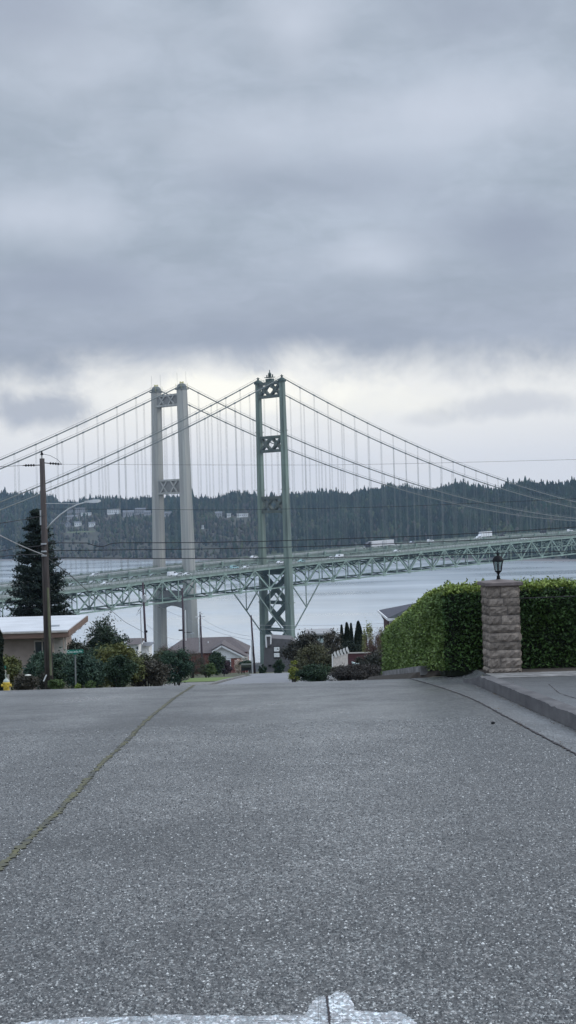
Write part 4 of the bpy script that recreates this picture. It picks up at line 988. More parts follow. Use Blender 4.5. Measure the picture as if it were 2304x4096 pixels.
# ------------------------------------------------------------------ hedges
def face_points(o, u, v, n, rg, thick=.09):
    a, b_ = rg.random(n), rg.random(n); o, u, v = map(np.array, (o, u, v)); nn = np.cross(u, v); nn = nn/np.linalg.norm(nn)
    P = o+a[:, None]*u+b_[:, None]*v; bulge = (np.sin(a*37+b_*9)+np.sin(b_*23+a*11+1))*.03
    return P+nn*(rg.normal(size=n)*thick*.5+bulge)[:, None]
def bedz(y): return (H-1.4-.061*y if y < 26.3 else H-3.004-(y-26.3)*.1155)+KZ
def hedge_piece(label, path, hts, thick, seed, openings):
    rg = np.random.default_rng(seed); x0, y0 = path[0]
    t = thing('hedge', label, 'hedge', (x0, y0, bedz(y0))); P1 = []; P2 = []; P3 = []; core = MB()
    for (a, b_), (ha, hb) in zip(zip(path, path[1:]), zip(hts, hts[1:])):
        A = np.array([*a, bedz(a[1])]); Bq = np.array([*b_, bedz(b_[1])]); d = Bq-A; Ln = np.linalg.norm(d[:2]); nrm = np.array([-d[1], d[0], 0])/Ln   # thickness towards the left-hand normal
        th = nrm*thick; up = np.array([0,0,ha])
        ins = .10
        c = [A+nrm*ins, Bq+nrm*ins, Bq+th-nrm*ins, A+th-nrm*ins]
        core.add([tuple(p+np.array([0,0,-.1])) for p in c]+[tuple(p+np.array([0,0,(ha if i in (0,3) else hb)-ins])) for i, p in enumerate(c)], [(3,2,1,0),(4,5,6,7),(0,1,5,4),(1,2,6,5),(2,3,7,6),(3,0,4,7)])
        ms = (ha+hb)/2; nf = int(Ln*ms*2500*openings)
        q = face_points((0,0,0), (1,0,0), (0,1,0), nf, rg); al, be = rg.random(nf), rg.random(nf)**.9
        hl = ha+(hb-ha)*al; rnd = np.clip((be*ms-(ms-.22))/.22, 0, 1)**2*.16      # rounded shoulder
        off = rg.normal(size=nf)*.05+np.sin(al*Ln*11+be*17)*np.sin(be*ms*13-al*7)*.03+(np.sin(al*Ln*5.1+be*6)+np.sin(al*Ln*2.3-be*9+1.3))*.025
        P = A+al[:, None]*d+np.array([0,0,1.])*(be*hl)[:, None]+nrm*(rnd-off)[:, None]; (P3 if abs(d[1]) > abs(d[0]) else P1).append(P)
        nt = int(Ln*thick*1900*openings); al, be = rg.random(nt), rg.random(nt); hl = ha+(hb-ha)*al
        P = A+al[:, None]*d+nrm*(be*thick)[:, None]+np.array([0,0,1.])*(hl-.02+rg.normal(size=nt)*.035+(np.sin(al*Ln*3.7)+np.sin(al*Ln*7.9+2))*.018)[:, None]; P2.append(P)
        ns = int(Ln*16)                                                       # upright shoots
        al, be = rg.random(ns), rg.random(ns)
        for i in range(ns):
            o = A+al[i]*d+nrm*(.05+be[i]*thick*.9)+np.array([0,0,ha+(hb-ha)*al[i]]); k = rg.integers(3, 9); hh = rg.uniform(.03,.13)
            P2.append(o+np.stack([rg.normal(size=k)*.025, rg.normal(size=k)*.025, np.linspace(0, hh, k)], 1))
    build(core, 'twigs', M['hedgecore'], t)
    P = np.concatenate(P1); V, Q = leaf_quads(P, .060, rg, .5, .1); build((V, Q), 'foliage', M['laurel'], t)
    if P3: V, Q = leaf_quads(np.concatenate(P3), .058, rg, .48, .2); build((V, Q), 'lit_side_foliage', M['laurellit'], t)
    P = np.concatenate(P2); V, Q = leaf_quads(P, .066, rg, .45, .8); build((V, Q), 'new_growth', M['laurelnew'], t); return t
pcx = xat(2008, 24.75, 2600)
hedge_piece('laurel hedge left of the stone pillar, running away down the slope', [(2.62,43),(2.56,34),(2.44,27.2),(2.56,25.8),(3.75,25.6)], [1.28,1.33,1.36,1.36,1.36], -.0001-.9*-1, 11, 1.0)
hedge_piece('laurel hedge right of the stone pillar with light new growth on top', [(3.80,25.55),(6,25.5),(9,25.5)], [1.38,1.38,1.38], .95, 12, 1.0)
build_w = MB().tube([(3.70,25.28,bedz(25)+1.16),(5.2,25.25,bedz(25)+1.175),(9,25.2,bedz(25)+1.2)], .008, 6)
tag(build(build_w, 'garden_wire', M['crack'], origin=(3.7,25.28,bedz(25)+1.1)), 'thin taut wire along the front of the right hedge', 'wire')
# ------------------------------------------------------------------ stone pillar with lantern
pz = upper(pcx, 24.75)+KZ; PWD = .515; pc_ = Vector((pcx, 24.78, pz)); PH = 1.40; rzp = radians(6)
t = thing('stone_pillar', 'square rock faced stone gate pillar topped by a black lantern', 'pillar', pc_)
build(MB().box(pc_+Vector((0,0,PH/2-.05)), (PWD-.05, PWD-.05, PH+.1), rzp), 'core', M['mortar'], t)
rs = np.random.default_rng(5); st = MB(); z = 0
courses = [.085,.16,.13,.125,.15,.13,.15,.145,.13,.195]; sc_ = PH/sum(courses)
Rz = Matrix.Rotation(rzp, 3, 'Z')
for ci, hc in enumerate(courses):
    hc *= sc_
    for side in range(4):
        Rs = Rz@Matrix.Rotation(side*pi/2, 3, 'Z'); cuts = [0]; 
        while cuts[-1] < PWD-.16: cuts.append(min(PWD, cuts[-1]+rs.uniform(.16,.42)))
        if cuts[-1] < PWD: cuts[-1] = PWD
        for a, b_ in zip(cuts, cuts[1:]):
            nx, nz = max(3, int((b_-a)/.035)), max(3, int(hc/.035)); V = []; tb = rs.uniform(.0,.012)
            for j in range(nz+1):
                for i in range(nx+1):
                    u = i/nx; v = j/nz; ed = min(u, 1-u, 1)*(b_-a); ez_ = min(v, 1-v)*hc; e = min(1, min(ed, ez_)/.025)
                    y = -(PWD/2-.012+e*(.010+tb)+e*rs.uniform(-.010,.016)+.009*e*sin(u*13+ci*3)*sin(v*4+side*2+ci))
                    V.append(pc_+Rs@Vector((-PWD/2+a+.004+(b_-a-.008)*u, y, z+.004+(hc-.008)*v)))
            st.add(V, [(j*(nx+1)+i, j*(nx+1)+i+1, (j+1)*(nx+1)+i+1, (j+1)*(nx+1)+i) for j in range(nz) for i in range(nx)])
    z += hc
build(st, 'stonework', M['stone'], t)
cp = MB(); zc_ = pz+PH; V = []
for hw, zz_ in ((.298,.0),(.305,.008),(.305,.052),(.294,.06)):
    for u, v in ((-1,-1),(1,-1),(1,1),(-1,1)): V.append(Vector((pcx, 24.78, zc_+zz_))+Rz@Vector((u*hw, v*hw, 0)))
V.append(Vector((pcx, 24.78, zc_+.10)))
cp.add(V, [(3,2,1,0)]+[(j*4+i, j*4+(i+1) % 4, (j+1)*4+(i+1) % 4, (j+1)*4+i) for j in range(3) for i in range(4)]+[(12,13,16),(13,14,16),(14,15,16),(15,12,16)])
build(cp, 'cap', M['capstone'], t)
lx, ly, lz = pcx-.02, 24.78, zc_+.088
t = thing('lantern', 'black six sided post lantern standing on the stone pillar', 'lantern', (lx, ly, lz))
build(MB().lathe((lx,ly,lz), [(.036,0),(.036,.01),(.027,.03),(.03,.05),(.019,.065),(.017,.09),(.03,.115),(.05,.128),(.056,.14)], 12), 'stem', M['black'], t, smooth=True)
cgm = MB(); z0, z1, r0, r1 = lz+.14, lz+.30, .054, .083
for k in range(6):
    a = k*pi/3+.25; p0 = Vector((lx+cos(a)*r0, ly+sin(a)*r0, z0)); p1 = Vector((lx+cos(a)*r1, ly+sin(a)*r1, z1)); cgm.tube([p0, p1], .0065, 5)
cgm.lathe((lx,ly,z0-.004), [(r0+.006,0),(r0+.006,.012)], 6, .25); cgm.lathe((lx,ly,z1-.006), [(r1+.012,0),(r1+.014,.016)], 6, .25)
build(cgm, 'cage', M['black'], t)
gm = bpy.data.materials.new('lantern glass'); gm.use_nodes = True; g_ = gm.node_tree.nodes['Principled BSDF']; g_.inputs['Transmission Weight'].default_value = .93; g_.inputs['Roughness'].default_value = .12; g_.inputs['Base Color'].default_value = (.85,.9,.93,1); g_.inputs['IOR'].default_value = 1.02
gp = MB()
for k in range(6):
    a, b_ = k*pi/3+.25, (k+1)*pi/3+.25; gp.add([(lx+cos(a)*r0*.97,ly+sin(a)*r0*.97,z0+.006),(lx+cos(b_)*r0*.97,ly+sin(b_)*r0*.97,z0+.006),(lx+cos(b_)*r1*.97,ly+sin(b_)*r1*.97,z1-.006),(lx+cos(a)*r1*.97,ly+sin(a)*r1*.97,z1-.006)], [(0,1,2,3)])
build(gp, 'glass', gm, t)
build(MB().lathe((lx,ly,z0+.01), [(.016,0),(.014,.045),(.006,.05),(.012,.065),(.010,.09),(.002,.105)], 10), 'bulb', M['black'], t)
build(MB().lathe((lx,ly,z1+.006), [(.096,0),(.092,.012),(.078,.04),(.055,.07),(.03,.084),(.014,.09),(.013,.105),(.02,.115),(.014,.13),(.008,.14),(.009,.165),(.002,.185)], 12, .25), 'roof', M['black'], t)
def litter():
    rg = np.random.default_rng(9); P = []
    for i in range(520):
        k = rg.random(); y = 9+rg.random()*15
        if k < .45: x = 2.84-abs(rg.normal())*.06; z = hgt(x, y)+.008
        elif k < .65: x = gut(y)+rg.normal()*.05; z = hgt(x, y)+.008
        elif k < .85: y = 24.45+rg.random()*.6; x = 3.1+rg.random()*3; z = bedz(y)+.012
        else: x = 3.1+rg.random()*1.5; z = upper(x, y)+KZ+.008
        P.append((x, y, z))
    V, Q = leaf_quads(np.array(P), .032, rg, .6); V[:, 2] = np.repeat(np.array(P)[:, 2], 4)+(V[:, 2]-np.repeat(np.array(P)[:, 2], 4))*.15
    return build((V, Q), 'leaf_litter', mat('dead leaves', (.11,.075,.04), rough=.9, island=.5, scale=5))
struct(litter(), 'stuff')
# ------------------------------------------------------------------ utility poles
PD = 65.; pb = at(197, 2742, PD); pb.z = hgt(pb.x, PD)-.2; pt = at(168, 1834, PD)
t = thing('utility_pole', 'tall weathered wooden utility pole with street lamp arm, nearest left pole', 'pole', pb)
MBp = MB().tube([pb, pb.lerp(pt,.5), pt], [.185,.15,.105], 14)
pole = build(MBp, 'pole', M['wood'], t, smooth=True)
def on_pole(py):                  # a point on the pole axis at the height of that row
    f = (2742-py)/(2742-1834); return at(197+(168-197)*f, py, PD)
ins = MB(); ins.tube([pt, pt+Vector((0,0,.18))], .02, 6); ins.lathe(pt+Vector((0,0,.14)), [(.03,0),(.075,.02),(.05,.05),(.06,.07),(.025,.12),(.035,.15),(.02,.18)], 10); build(ins, 'insulator', M['black'], t)
ms = MB(); d_ = Vector((.5,-.8,0)).normalized()
ms.tube([on_pole(2700)+Vector((.10,-.13,0)), on_pole(2350)+Vector((.09,-.12,0))], .05, 8); build(ms, 'moss_streak', M['woodmoss'], t)
cd = MB().tube([on_pole(2100)+Vector((-.13,-.09,0)), on_pole(2040)+Vector((-.12,-.09,0))], .035, 8); build(cd, 'conduit', M['galv'], t)
bk = MB()
for py in (2175, 2205, 2222): bk.box(on_pole(py)+Vector((-.02,-.16,0)), (.22,.08,.06))
build(bk, 'bracket', M['galv'], t)
la_, ra_ = on_pole(1860)+Vector((-.1,0,0)), on_pole(1852)+Vector((.1,0,0))
def insul(a, b_, nm):
    mb = MB(); a, b_ = Vector(a), Vector(b_); mb.tube([a, b_], .022, 6)
    for f in (.35,.5,.65,.8): 
        c = a.lerp(b_, f); d = (b_-a).normalized(); mb.tube([c-d*.03, c+d*.03], .05, 8)
    return build(mb, nm, M['black'], t)
Lend = at(90, 1862, PD); Rend = at(247, 1857, PD); insul(la_, Lend, 'insulator'); insul(ra_, Rend, 'insulator')
arm = MB(); ap_ = [at(x, y, PD-.25) for x, y in ((188,2114),(210,2088),(240,2060),(275,2035),(310,2018),(345,2008))]; arm.tube(ap_, [.035,.034,.032,.03,.028,.026], 8)
ao = build(arm, 'lamp_arm', M['galv'], t, smooth=True)
build(MB().tube([on_pole(2014)+Vector((.1,-.05,0)), at(250,2014,PD-.15), at(312,2016,PD-.25)], .013, 5), 'tie_rod', M['galv'], t)
hd = MB(); h0, h1 = at(338, 2010, PD-.25), at(403, 2006, PD-.25); dd = (h1-h0)
V = []
for f, w, hh in ((0,.04,.035),(.3,.07,.05),(.55,.13,.075),(.85,.13,.07),(1,.05,.03)):
    c = h0+dd*f+Vector((0,0,.03)); V += [c+Vector((0,-w,-hh)), c+Vector((0,w,-hh)), c+Vector((0,w*.7,hh)), c+Vector((0,-w*.7,hh))]
hd.add(V, [(3,2,1,0),(16,17,18,19)]+[(j*4+i, j*4+(i+1) % 4, (j+1)*4+(i+1) % 4, (j+1)*4+i) for j in range(4) for i in range(4)])
build(hd, 'lamp_head', M['galv'], ao)
def wire(label, pts, r, m=M['wire'], sag=0, name='power_line', group='overhead wires from the big pole'):
    a, b_ = Vector(pts[0]), Vector(pts[-1])
    if len(pts) == 2: pts = [a.lerp(b_, i/16)+Vector((0,0,-sag*4*(i/16)*(1-i/16))) for i in range(17)]
    o = build(MB().tube(pts, r, 5), name, m, origin=a); return tag(o, label, 'wire', group)
def wpx(P, D0, D1): n = len(P); return [at(x, y, D0+(D1-D0)*(x-P[0][0])/(P[-1][0]-P[0][0])) for x, y in P]
wire('topmost thin wire running right from the pole across the whole sky', wpx([(247,1857),(600,1859),(1000,1860),(1300,1860),(1610,1855),(1950,1847),(2304,1838),(2800,1822)], PD, 62), .0055)
wire('topmost thin wire running left out of view from the pole', [Lend, at(-250, 1880, PD-2)], .010)
wire('short slack jumper wire between the pole top insulators', [pt+Vector((0,0,.2)), at(200,1822,PD), at(230,1838,PD), Rend], .009)
wire('upper thick wire with a drooping loop left of the concrete tower', wpx([(190,2172),(250,2171.5),(350,2172),(372,2180),(400,2187),(420,2184),(445,2174),(480,2171),(620,2171),(800,2170),(1060,2165),(1300,2157),(1640,2146),(2000,2128),(2304,2108),(2700,2080)], PD, 63), .017)
wire('middle thick wire crossing both towers above the decks', wpx([(190,2202),(250,2202),(620,2198),(800,2196),(1060,2191),(1300,2184),(1640,2172),(2000,2156),(2304,2139),(2700,2112)], PD, 63), .017)
wire('lowest thick wire crossing both towers just at the far deck', wpx([(190,2231),(250,2231),(620,2234),(900,2234),(1130,2232),(1330,2229),(1600,2225),(1900,2217),(2304,2203),(2700,2186)], PD, 63), .018)
wire('faint thin wire crossing the concrete legs above the hilltop line', wpx([(190,2036),(600,2038),(900,2040),(1260,2034),(1600,2026),(1900,2013),(2304,1995),(2600,1980)], PD, 63), .008)
wire('upper thick wire leaving the pole to the left', wpx([(-200,2120),(0,2093),(100,2078),(175,2062),(188,2060)], PD-4, PD), .016)
wire('middle thick wire leaving the pole to the left', wpx([(-200,2230),(0,2205),(70,2193),(190,2180)], PD-4, PD), .015)
wire('lowest thick wire leaving the pole to the left', wpx([(-200,2240),(0,2226),(80,2219),(190,2218)], PD-4, PD), .016)
wire('pale thick service cable slanting down from upper left to the pole', [at(-120,2072,52), on_pole(2221)], .021, M['wirel'], .1)
# poles further down the street
def far_pole(label, px0, py0, px1, py1, D, r, extra):
    top = at(px0, py0, D); bot = at(px1, py1, D); bot.z = min(bot.z, hgt(bot.x, D))-.3
    t = thing('utility_pole', label, 'pole', bot); build(MB().tube([bot, top], [r*1.2, r*.85], 10), 'pole', M['poledark'], t, smooth=True); extra(t, top, bot, D); return t
M['poledark'] = mat('dark creosoted pole', (.055,.038,.05), rough=.9, var=.3, scale=2, stretch=(4,4,.3))
def ex2(t, top, bot, D):
    build(MB().lathe(at(579,2412,D), [(.02,0),(.2,.05),(.24,.15),(.24,1.0),(.2,1.1),(.05,1.15)], 12), 'transformer', M['galv'], t)
    build(MB().box(at(584,2526,D), (.4,.3,.3)), 'bracket', M['black'], t)
def ex3(t, top, bot, D):
    build(MB().tube([at(740,2440,D)+Vector((.05,-.2,0)), at(743,2562,D)+Vector((.05,-.2,0))], .09, 6), 'conduit', M['white'], t)
    a_ = MB().tube([at(738,2530,D), at(756,2529,D), at(768,2530,D)], .06, 6); ao_ = build(a_, 'lamp_arm', M['black'], t); build(MB().box(at(769,2533,D), (.6,.3,.22)), 'lamp_head', M['galv'], ao_)
    b2_ = MB().tube([at(736,2524,D), at(722,2522,D)], .04, 6); bo_ = build(b2_, 'lamp_arm', M['black'], t); build(MB().box(at(722,2521,D), (.6,.35,.22)), 'lamp_head', M['black'], bo_)
def ex4(t, top, bot, D):
    build(MB().tube([at(801,2475,D)+Vector((-.1,-.25,0)), at(803,2608,D)+Vector((-.2,-.25,0))], .09, 6), 'conduit', M['galv'], t)
    build(MB().box(at(803,2454,D), (.5,.4,.3)).box(at(801,2467,D), (1.6,.12,.14)), 'crossarm', M['white'], t)
def ex5(t, top, bot, D):
    build(MB().tube([at(1011,2560,D)+Vector((-.12,-.25,0)), at(1013,2692,D)+Vector((-.12,-.25,0))], .09, 6), 'conduit', M['galv'], t)
far_pole('dark pole carrying a grey transformer left of the concrete tower', 571,2330,588,2650,215,.16, ex2)
far_pole('dark pole with white conduit and small lamp arms between the concrete legs', 729,2352,736,2640,240,.15, ex3)
far_pole('dark pole with white crossarm beside the right concrete leg', 800,2448,809,2620,250,.15, ex4)
far_pole('slim dark pole with grey conduit left of the green tower', 1004,2461,1020,2694,205,.13, ex5)
t = thing('mast', 'thin pale metal mast left of the transformer pole', 'mast', at(567,2620,190)); build(MB().tube([at(562,2438,190), at(568,2625,190)], .06, 6), 'mast', M['galv'], t); build(MB().tube([at(562,2448,190), at(545,2462,190), at(556,2440,190)], .03, 5).tube([at(553,2444,190), at(563,2432,190), at(566,2424,190)], .03, 5), 'bracket', M['wire'], t)
wire('thin wire slanting from the big pole down to the transformer pole', [on_pole(2224), at(280,2300,80), at(335,2350,95), at(430,2430,130), at(500,2488,165), at(586,2535,215)], .022, group='thin wires lower down the hill')
for i, (a, b_, sg, lab) in enumerate((((588,2500,214),(735,2560,240),.6,'thin wire from transformer pole to the lamp arm pole, lower'),((575,2385,214),(733,2470,240),.3,'thin wire from transformer pole to the lamp arm pole, upper'),((738,2470,240),(1006,2560,205),.5,'long thin wire reaching the slim pole'),((803,2470,250),(1008,2545,205),.6,'thin wire from white crossarm to the slim pole'),((1008,2500,205),(1560,2492,230),.2,'upper of two thin wires over the water right of the green tower'),((1008,2516,205),(1560,2506,230),.2,'lower of two thin wires over the water right of the green tower'))):
    wire(lab, [at(*a), at(*b_)], .02, M['wirel'], sg, group='thin wires lower down the hill')
# ------------------------------------------------------------------ street signs, hydrant, ornaments
def text_mesh(txt, size):
    cu = bpy.data.curves.new('txt', 'FONT'); cu.body = txt; cu.size = size; cu.align_x = 'CENTER'; cu.align_y = 'CENTER'; cu.extrude = .002
    o = bpy.data.objects.new('txt', cu); C.objects.link(o); dg = bpy.context.evaluated_depsgraph_get(); me = bpy.data.meshes.new_from_object(o.evaluated_get(dg)); bpy.data.objects.remove(o); bpy.data.curves.remove(cu); return me
def street_sign(label, px, py, D, w, h, txts, rz):
    c = at(px, py, D); zb = hgt(c.x, D)-.2; t = thing('street_sign', label, 'street sign', (c.x, D, zb))
    build(MB().tube([(c.x-.02,D+.03,zb),(c.x,D+.03,c.z-h/2)], .03, 8), 'post', M['galvd'], t)
    R_ = Matrix.Rotation(rz, 3, 'Z'); bl = build(MB().box(c, (w,.02,h), rz).box(c+Vector((0,0,-h/2-.02)), (.10,.05,.05), rz), 'sign_blade', M['signgreen'], t)
    for txt, off, sz in txts:
        me = text_mesh(txt, sz); me.materials.clear(); me.materials.append(M['signwhite']); o = bpy.data.objects.new('lettering', me); C.objects.link(o); o.parent = bl
        o.location = c-Vector((c.x,D,zb))+R_@Vector((off,-.016,0)); o.rotation_euler = (pi/2,0,rz)
    return t
M['galvd'] = mat('dull sign post', (.16,.17,.17), rough=.7)
street_sign('green street name sign on a thin post among the shrubs', 300, 2606, 61, .66, .145, [('Cascade', -.09, .135), ('Av', .22, .12)], radians(4))
street_sign('small green street name sign above the hydrant at the left edge', 6, 2669, 60, .40, .11, [('PL', .05, .1)], radians(-20))
hp = at(26, 2750, 57); hz = sight(26, 57, 2760)-.12; t = thing('fire_hydrant', 'yellow fire hydrant with a pale top at the left edge', 'hydrant', (hp.x, 57, hz))
build(MB().lathe((hp.x,57,hz), [(.16,0),(.16,.05),(.115,.07),(.115,.34),(.135,.35),(.135,.40),(.12,.42)], 14), 'barrel', M['yellow'], t, smooth=False)
build(MB().lathe((hp.x,57,hz+.42), [(.12,0),(.11,.05),(.07,.10),(.03,.12),(.03,.16),(.01,.165)], 14), 'bonnet', M['hydtop'] if 'hydtop' in M else mat('pale hydrant cap', (.42,.46,.42)), t)
for sg in (-1, 1): build(MB().tube([(hp.x+sg*.10,57,hz+.29),(hp.x+sg*.19,57,hz+.29)], .055, 10), 'outlet', M['yellow'], t)
build(MB().tube([(hp.x,56.9,hz+.27),(hp.x,56.8,hz+.27)], .07, 10), 'outlet', M['yellow'], t)
c = at(20, 2700, 58.5); t = thing('marker_post', 'pale marker post standing just behind the hydrant', 'post', (c.x, 58.5, hgt(c.x,58.5)))
build(MB().tube([(c.x,58.5,hgt(c.x,58.5)),(c.x,58.5,sight(20,58.5,2685))], .045, 8), 'post', mat('pale green white paint', (.42,.48,.43)), t); build(MB().lathe((c.x,58.5,sight(20,58.5,2690)), [(.05,0),(.06,.05),(.02,.09)], 8), 'cap', M['rocktan'], t)
c = at(97, 2692, 70); t = thing('garden_lantern', 'small tapered stone garden obelisk against the dark shrub', 'ornament', (c.x,66,c.z-.3))
build(MB().lathe((c.x,66,c.z-.4), [(.12,0),(.10,.35),(.055,.62),(.05,.70),(.065,.72),(.06,.76)], 4, pi/4), 'shaft', M['rocktan'], t)
rk = MB(); c = at(112, 2701, 60.5); V = []
for i in range(60):
    g = Vector(rng.normal(size=3)).normalized(); V.append(c+Vector((g.x*.13, g.y*.1, g.z*.035)))
bm = bmesh.new(); [bm.verts.new(v-c) for v in V]; bmesh.ops.convex_hull(bm, input=bm.verts); me = bpy.data.meshes.new('rock'); bm.to_mesh(me); bm.free(); me.materials.append(mat('white rock', (.6,.6,.55))); o = bpy.data.objects.new('rock', me); C.objects.link(o); o.location = c
tag(o, 'flat white rock lying on the low brown green shrub bank', 'rock')
c = gpt(1972, 2896); bm = bmesh.new(); [bm.verts.new(Vector(rng.normal(size=3)).normalized()*.03) for _ in range(30)]; bmesh.ops.convex_hull(bm, input=bm.verts); me = bpy.data.meshes.new('stone'); bm.to_mesh(me); bm.free(); me.materials.append(M['black']); o = bpy.data.objects.new('stone', me); C.objects.link(o); o.location = c+Vector((0,0,.012)); o.scale = (.9,.7,.45)
tag(o, 'single small dark stone lying on the asphalt near the gutter', 'stone')
c = at(180, 2712, 64.4); tag(build(MB().box(c, (.05,.02,.3), rot=Matrix.Rotation(.45, 3, 'Y')), 'reflector', M['white'], origin=c), 'small white slanted reflector strip beside the big pole foot', 'reflector')
# pale ragged patch at the near end of the road, with thin dark lines on it
pm = asphalt('pale patch surface', .33, (.97,1.0,1.04), 90, .8)
def jag(P, k=7, amp=5):
    out_ = []
    for (x0, y0), (x1, y1) in zip(P, P[1:]):
        for i in range(k): f = i/k; out_.append((x0+(x1-x0)*f+rng.uniform(-amp,amp), y0+(y1-y0)*f+rng.uniform(-amp,amp)))
    return out_+[P[-1]]
up_ = jag([(60,4100),(180,4082),(420,4072),(720,4064),(1000,4070),(1220,4064),(1250,4010),(1275,3992),(1315,3988),(1350,3968),(1395,3985),(1420,4042),(1470,4052),(1600,4050),(1650,4082),(1670,4100)], 8, 4)
V = []; 
for x, y in up_: p = gpt(x, y); q = gpt(x, 4112); V += [(p.x,p.y,hgt(p.x,p.y)+.004), (q.x,q.y,hgt(q.x,q.y)+.004)]
mb = MB(); mb.add(V, [(2*i+1, 2*i+3, 2*i+2, 2*i) for i in range(len(up_)-1)]); struct(build(mb, 'pale_patch', pm))
struct(build(ribbon([gpt(1306,3992), gpt(1310,4020), gpt(1316,4060), gpt(1320,4120)], .008, .35, .008, 40), 'dark_line', M['crack']))
struct(build(ribbon([gpt(1020,4094), gpt(1300,4091), gpt(1500,4088), gpt(1650,4092)], .0045, .5, .009, 60), 'dark_line', M['crack']))
# ------------------------------------------------------------------ houses near
# white-roofed house
zr = H-6.93; xr, xl = xat(272, 91, 2530), -34.
t = thing('house', 'single storey tan house with flat white roof and brown fascia, left', 'house', ((xr+xl)/2, 97, hgt(-14,97)))
xr2 = at(350, 2468, 103.5).x; xr2 = max(xr2, xr+.1)
rf = build(MB().prism([(xl,91,zr-.02),(xr,91,zr-.02),(xr+ (xat(350,104,2468)-xr),104,zr-.02),(xl,104,zr-.02)], (0,0,.06)), 'roof', M['roofwhite'], t)
fs = MB(); P4 = [(xl,91),(xr,91),(xat(350,104,2468),104)]
for (a, b_), tt in (((P4[0],P4[1]),0),((P4[1],P4[2]),1)):
    fs.bar((a[0],a[1],zr-.22), (b_[0],b_[1],zr-.22), .08, .36)
build(fs, 'fascia', M['fascia'], t)
wl_ = MB(); wl_.box(((xl+xr-1.6)/2, 97.8, zr-2.2), (xr-1.6-xl, 11.5, 3.6)); build(wl_, 'wall', M['tan'], t)
build(MB().prism([(xl,91.1,zr-.42),(xr-.1,91.1,zr-.42),(xat(350,104,2468)-.1,103.9,zr-.42),(xl,103.9,zr-.42)], (0,0,.03)), 'soffit', M['fascia'], t)
for i, (x0, x1) in enumerate(((-15.4,-14.6),(-20.2,-18.4),(-24,-22))):
    f = build(MB().box(((x0+x1)/2,92.02,zr-1.1), (x1-x0+.16,.08,.96)), 'window', M['beige'], t); build(MB().box(((x0+x1)/2,91.97,zr-1.1), (x1-x0,.06,.8)), 'pane', M['glass'], f)
build(MB().bar((xl,90.93,zr-.05),(xr,90.93,zr-.05),.1,.09).tube([(xr-1.7,91.95,zr-.4),(xr-1.7,91.95,zr-3.2)],.04,6), 'rain_gutter', M['beige'], t)
for px in (248, 262): build(MB().box((xat(px,91.6,2590),91.6,zr-1.5), (.16 if px < 255 else .10,.16,2.4)), 'post', M['beige'], t)
build(MB().box((xat(232,91.9,2590),91.9,zr-1.0), (.45,.06,1.1)), 'shutter', M['beige'], t)
build(MB().tube([(xr-2.0,97,zr+.04),(xr-2.0,97,zr+.35)], .05, 6).box((xr-1.2,94,zr+.09), (.5,.4,.1)), 'roof_vent', M['galv'], t)
c = at(352, 2560, 100); tag(build(MB().tube([at(343,2572,100), at(375,2545,100)], .045, 6), 'handrail', M['white'], origin=c), 'short white slanting handrail in front of the spreading pine', 'railing')
# small house behind shrubs (dark roof, white wall)
def simple_house(label, px0, px1, pyr, pye, pyb, D, dp, wallm, roofm, hip=.0, wins=(), rows=None, trim=None):
    a = at(px0, pye, D); b_ = at(px1, pye, D); ze = (a.z+b_.z)/2; zr_ = sight((px0+px1)/2, D, pyr); zb_ = min(hgt((a.x+b_.x)/2, D), sight((px0+px1)/2, D, pyb))-.3
    t = thing('house', label, 'house', ((a.x+b_.x)/2, D+dp/2, zb_)); w = b_.x-a.x
    build(MB().box(((a.x+b_.x)/2, D+dp/2+.3, (ze+zb_)/2), (w-.8, dp, ze-zb_)), 'wall', wallm, t)
    y0, y1 = D-.2, D+dp+.8; k = hip*w
    mb = MB(); V = [(a.x,y0,ze),(b_.x,y0,ze),(b_.x,y1,ze),(a.x,y1,ze),(a.x+k,(y0+y1)/2,zr_),(b_.x-k,(y0+y1)/2,zr_)]
    mb.add(V, [(0,1,5,4),(2,3,4,5),(1,2,5),(3,0,4),(3,2,1,0)]); build(mb, 'roof', roofm, t)
    if trim: build(MB().box(((a.x+b_.x)/2, y0-.04, ze-.08), (w, .06, .2)), 'fascia', trim, t)
    for (p0, p1, q0, q1) in wins:
        u = at(p0, q0, D+.25); v = at(p1, q1, D+.25); f = build(MB().box(((u.x+v.x)/2, D+.27, (u.z+v.z)/2), (v.x-u.x+.12,.08,u.z-v.z+.12)), 'window', M['white'], t); build(MB().box(((u.x+v.x)/2, D+.22, (u.z+v.z)/2), (v.x-u.x-.05,.06,u.z-v.z-.05)), 'pane', M['glass'], f)
    return t
simple_house('low white walled house with dark roof between pine and transformer pole', 500, 562, 2562, 2577, 2650, 200, 7, M['farwhite'], M['shingle'], .05, [(546,553,2586,2598)])
simple_house('small pale walled annex just left of the concrete leg', 556, 606, 2579, 2583, 2650, 205, 5, M['farwhite'], M['farroof'], .02)
t = simple_house('brown roofed house with a white gable and brick walls down the street', 655, 996, 2560, 2612, 2690, 300, 12, M['brick'], M['shingle'], .22)
hx0 = rootloc(t)
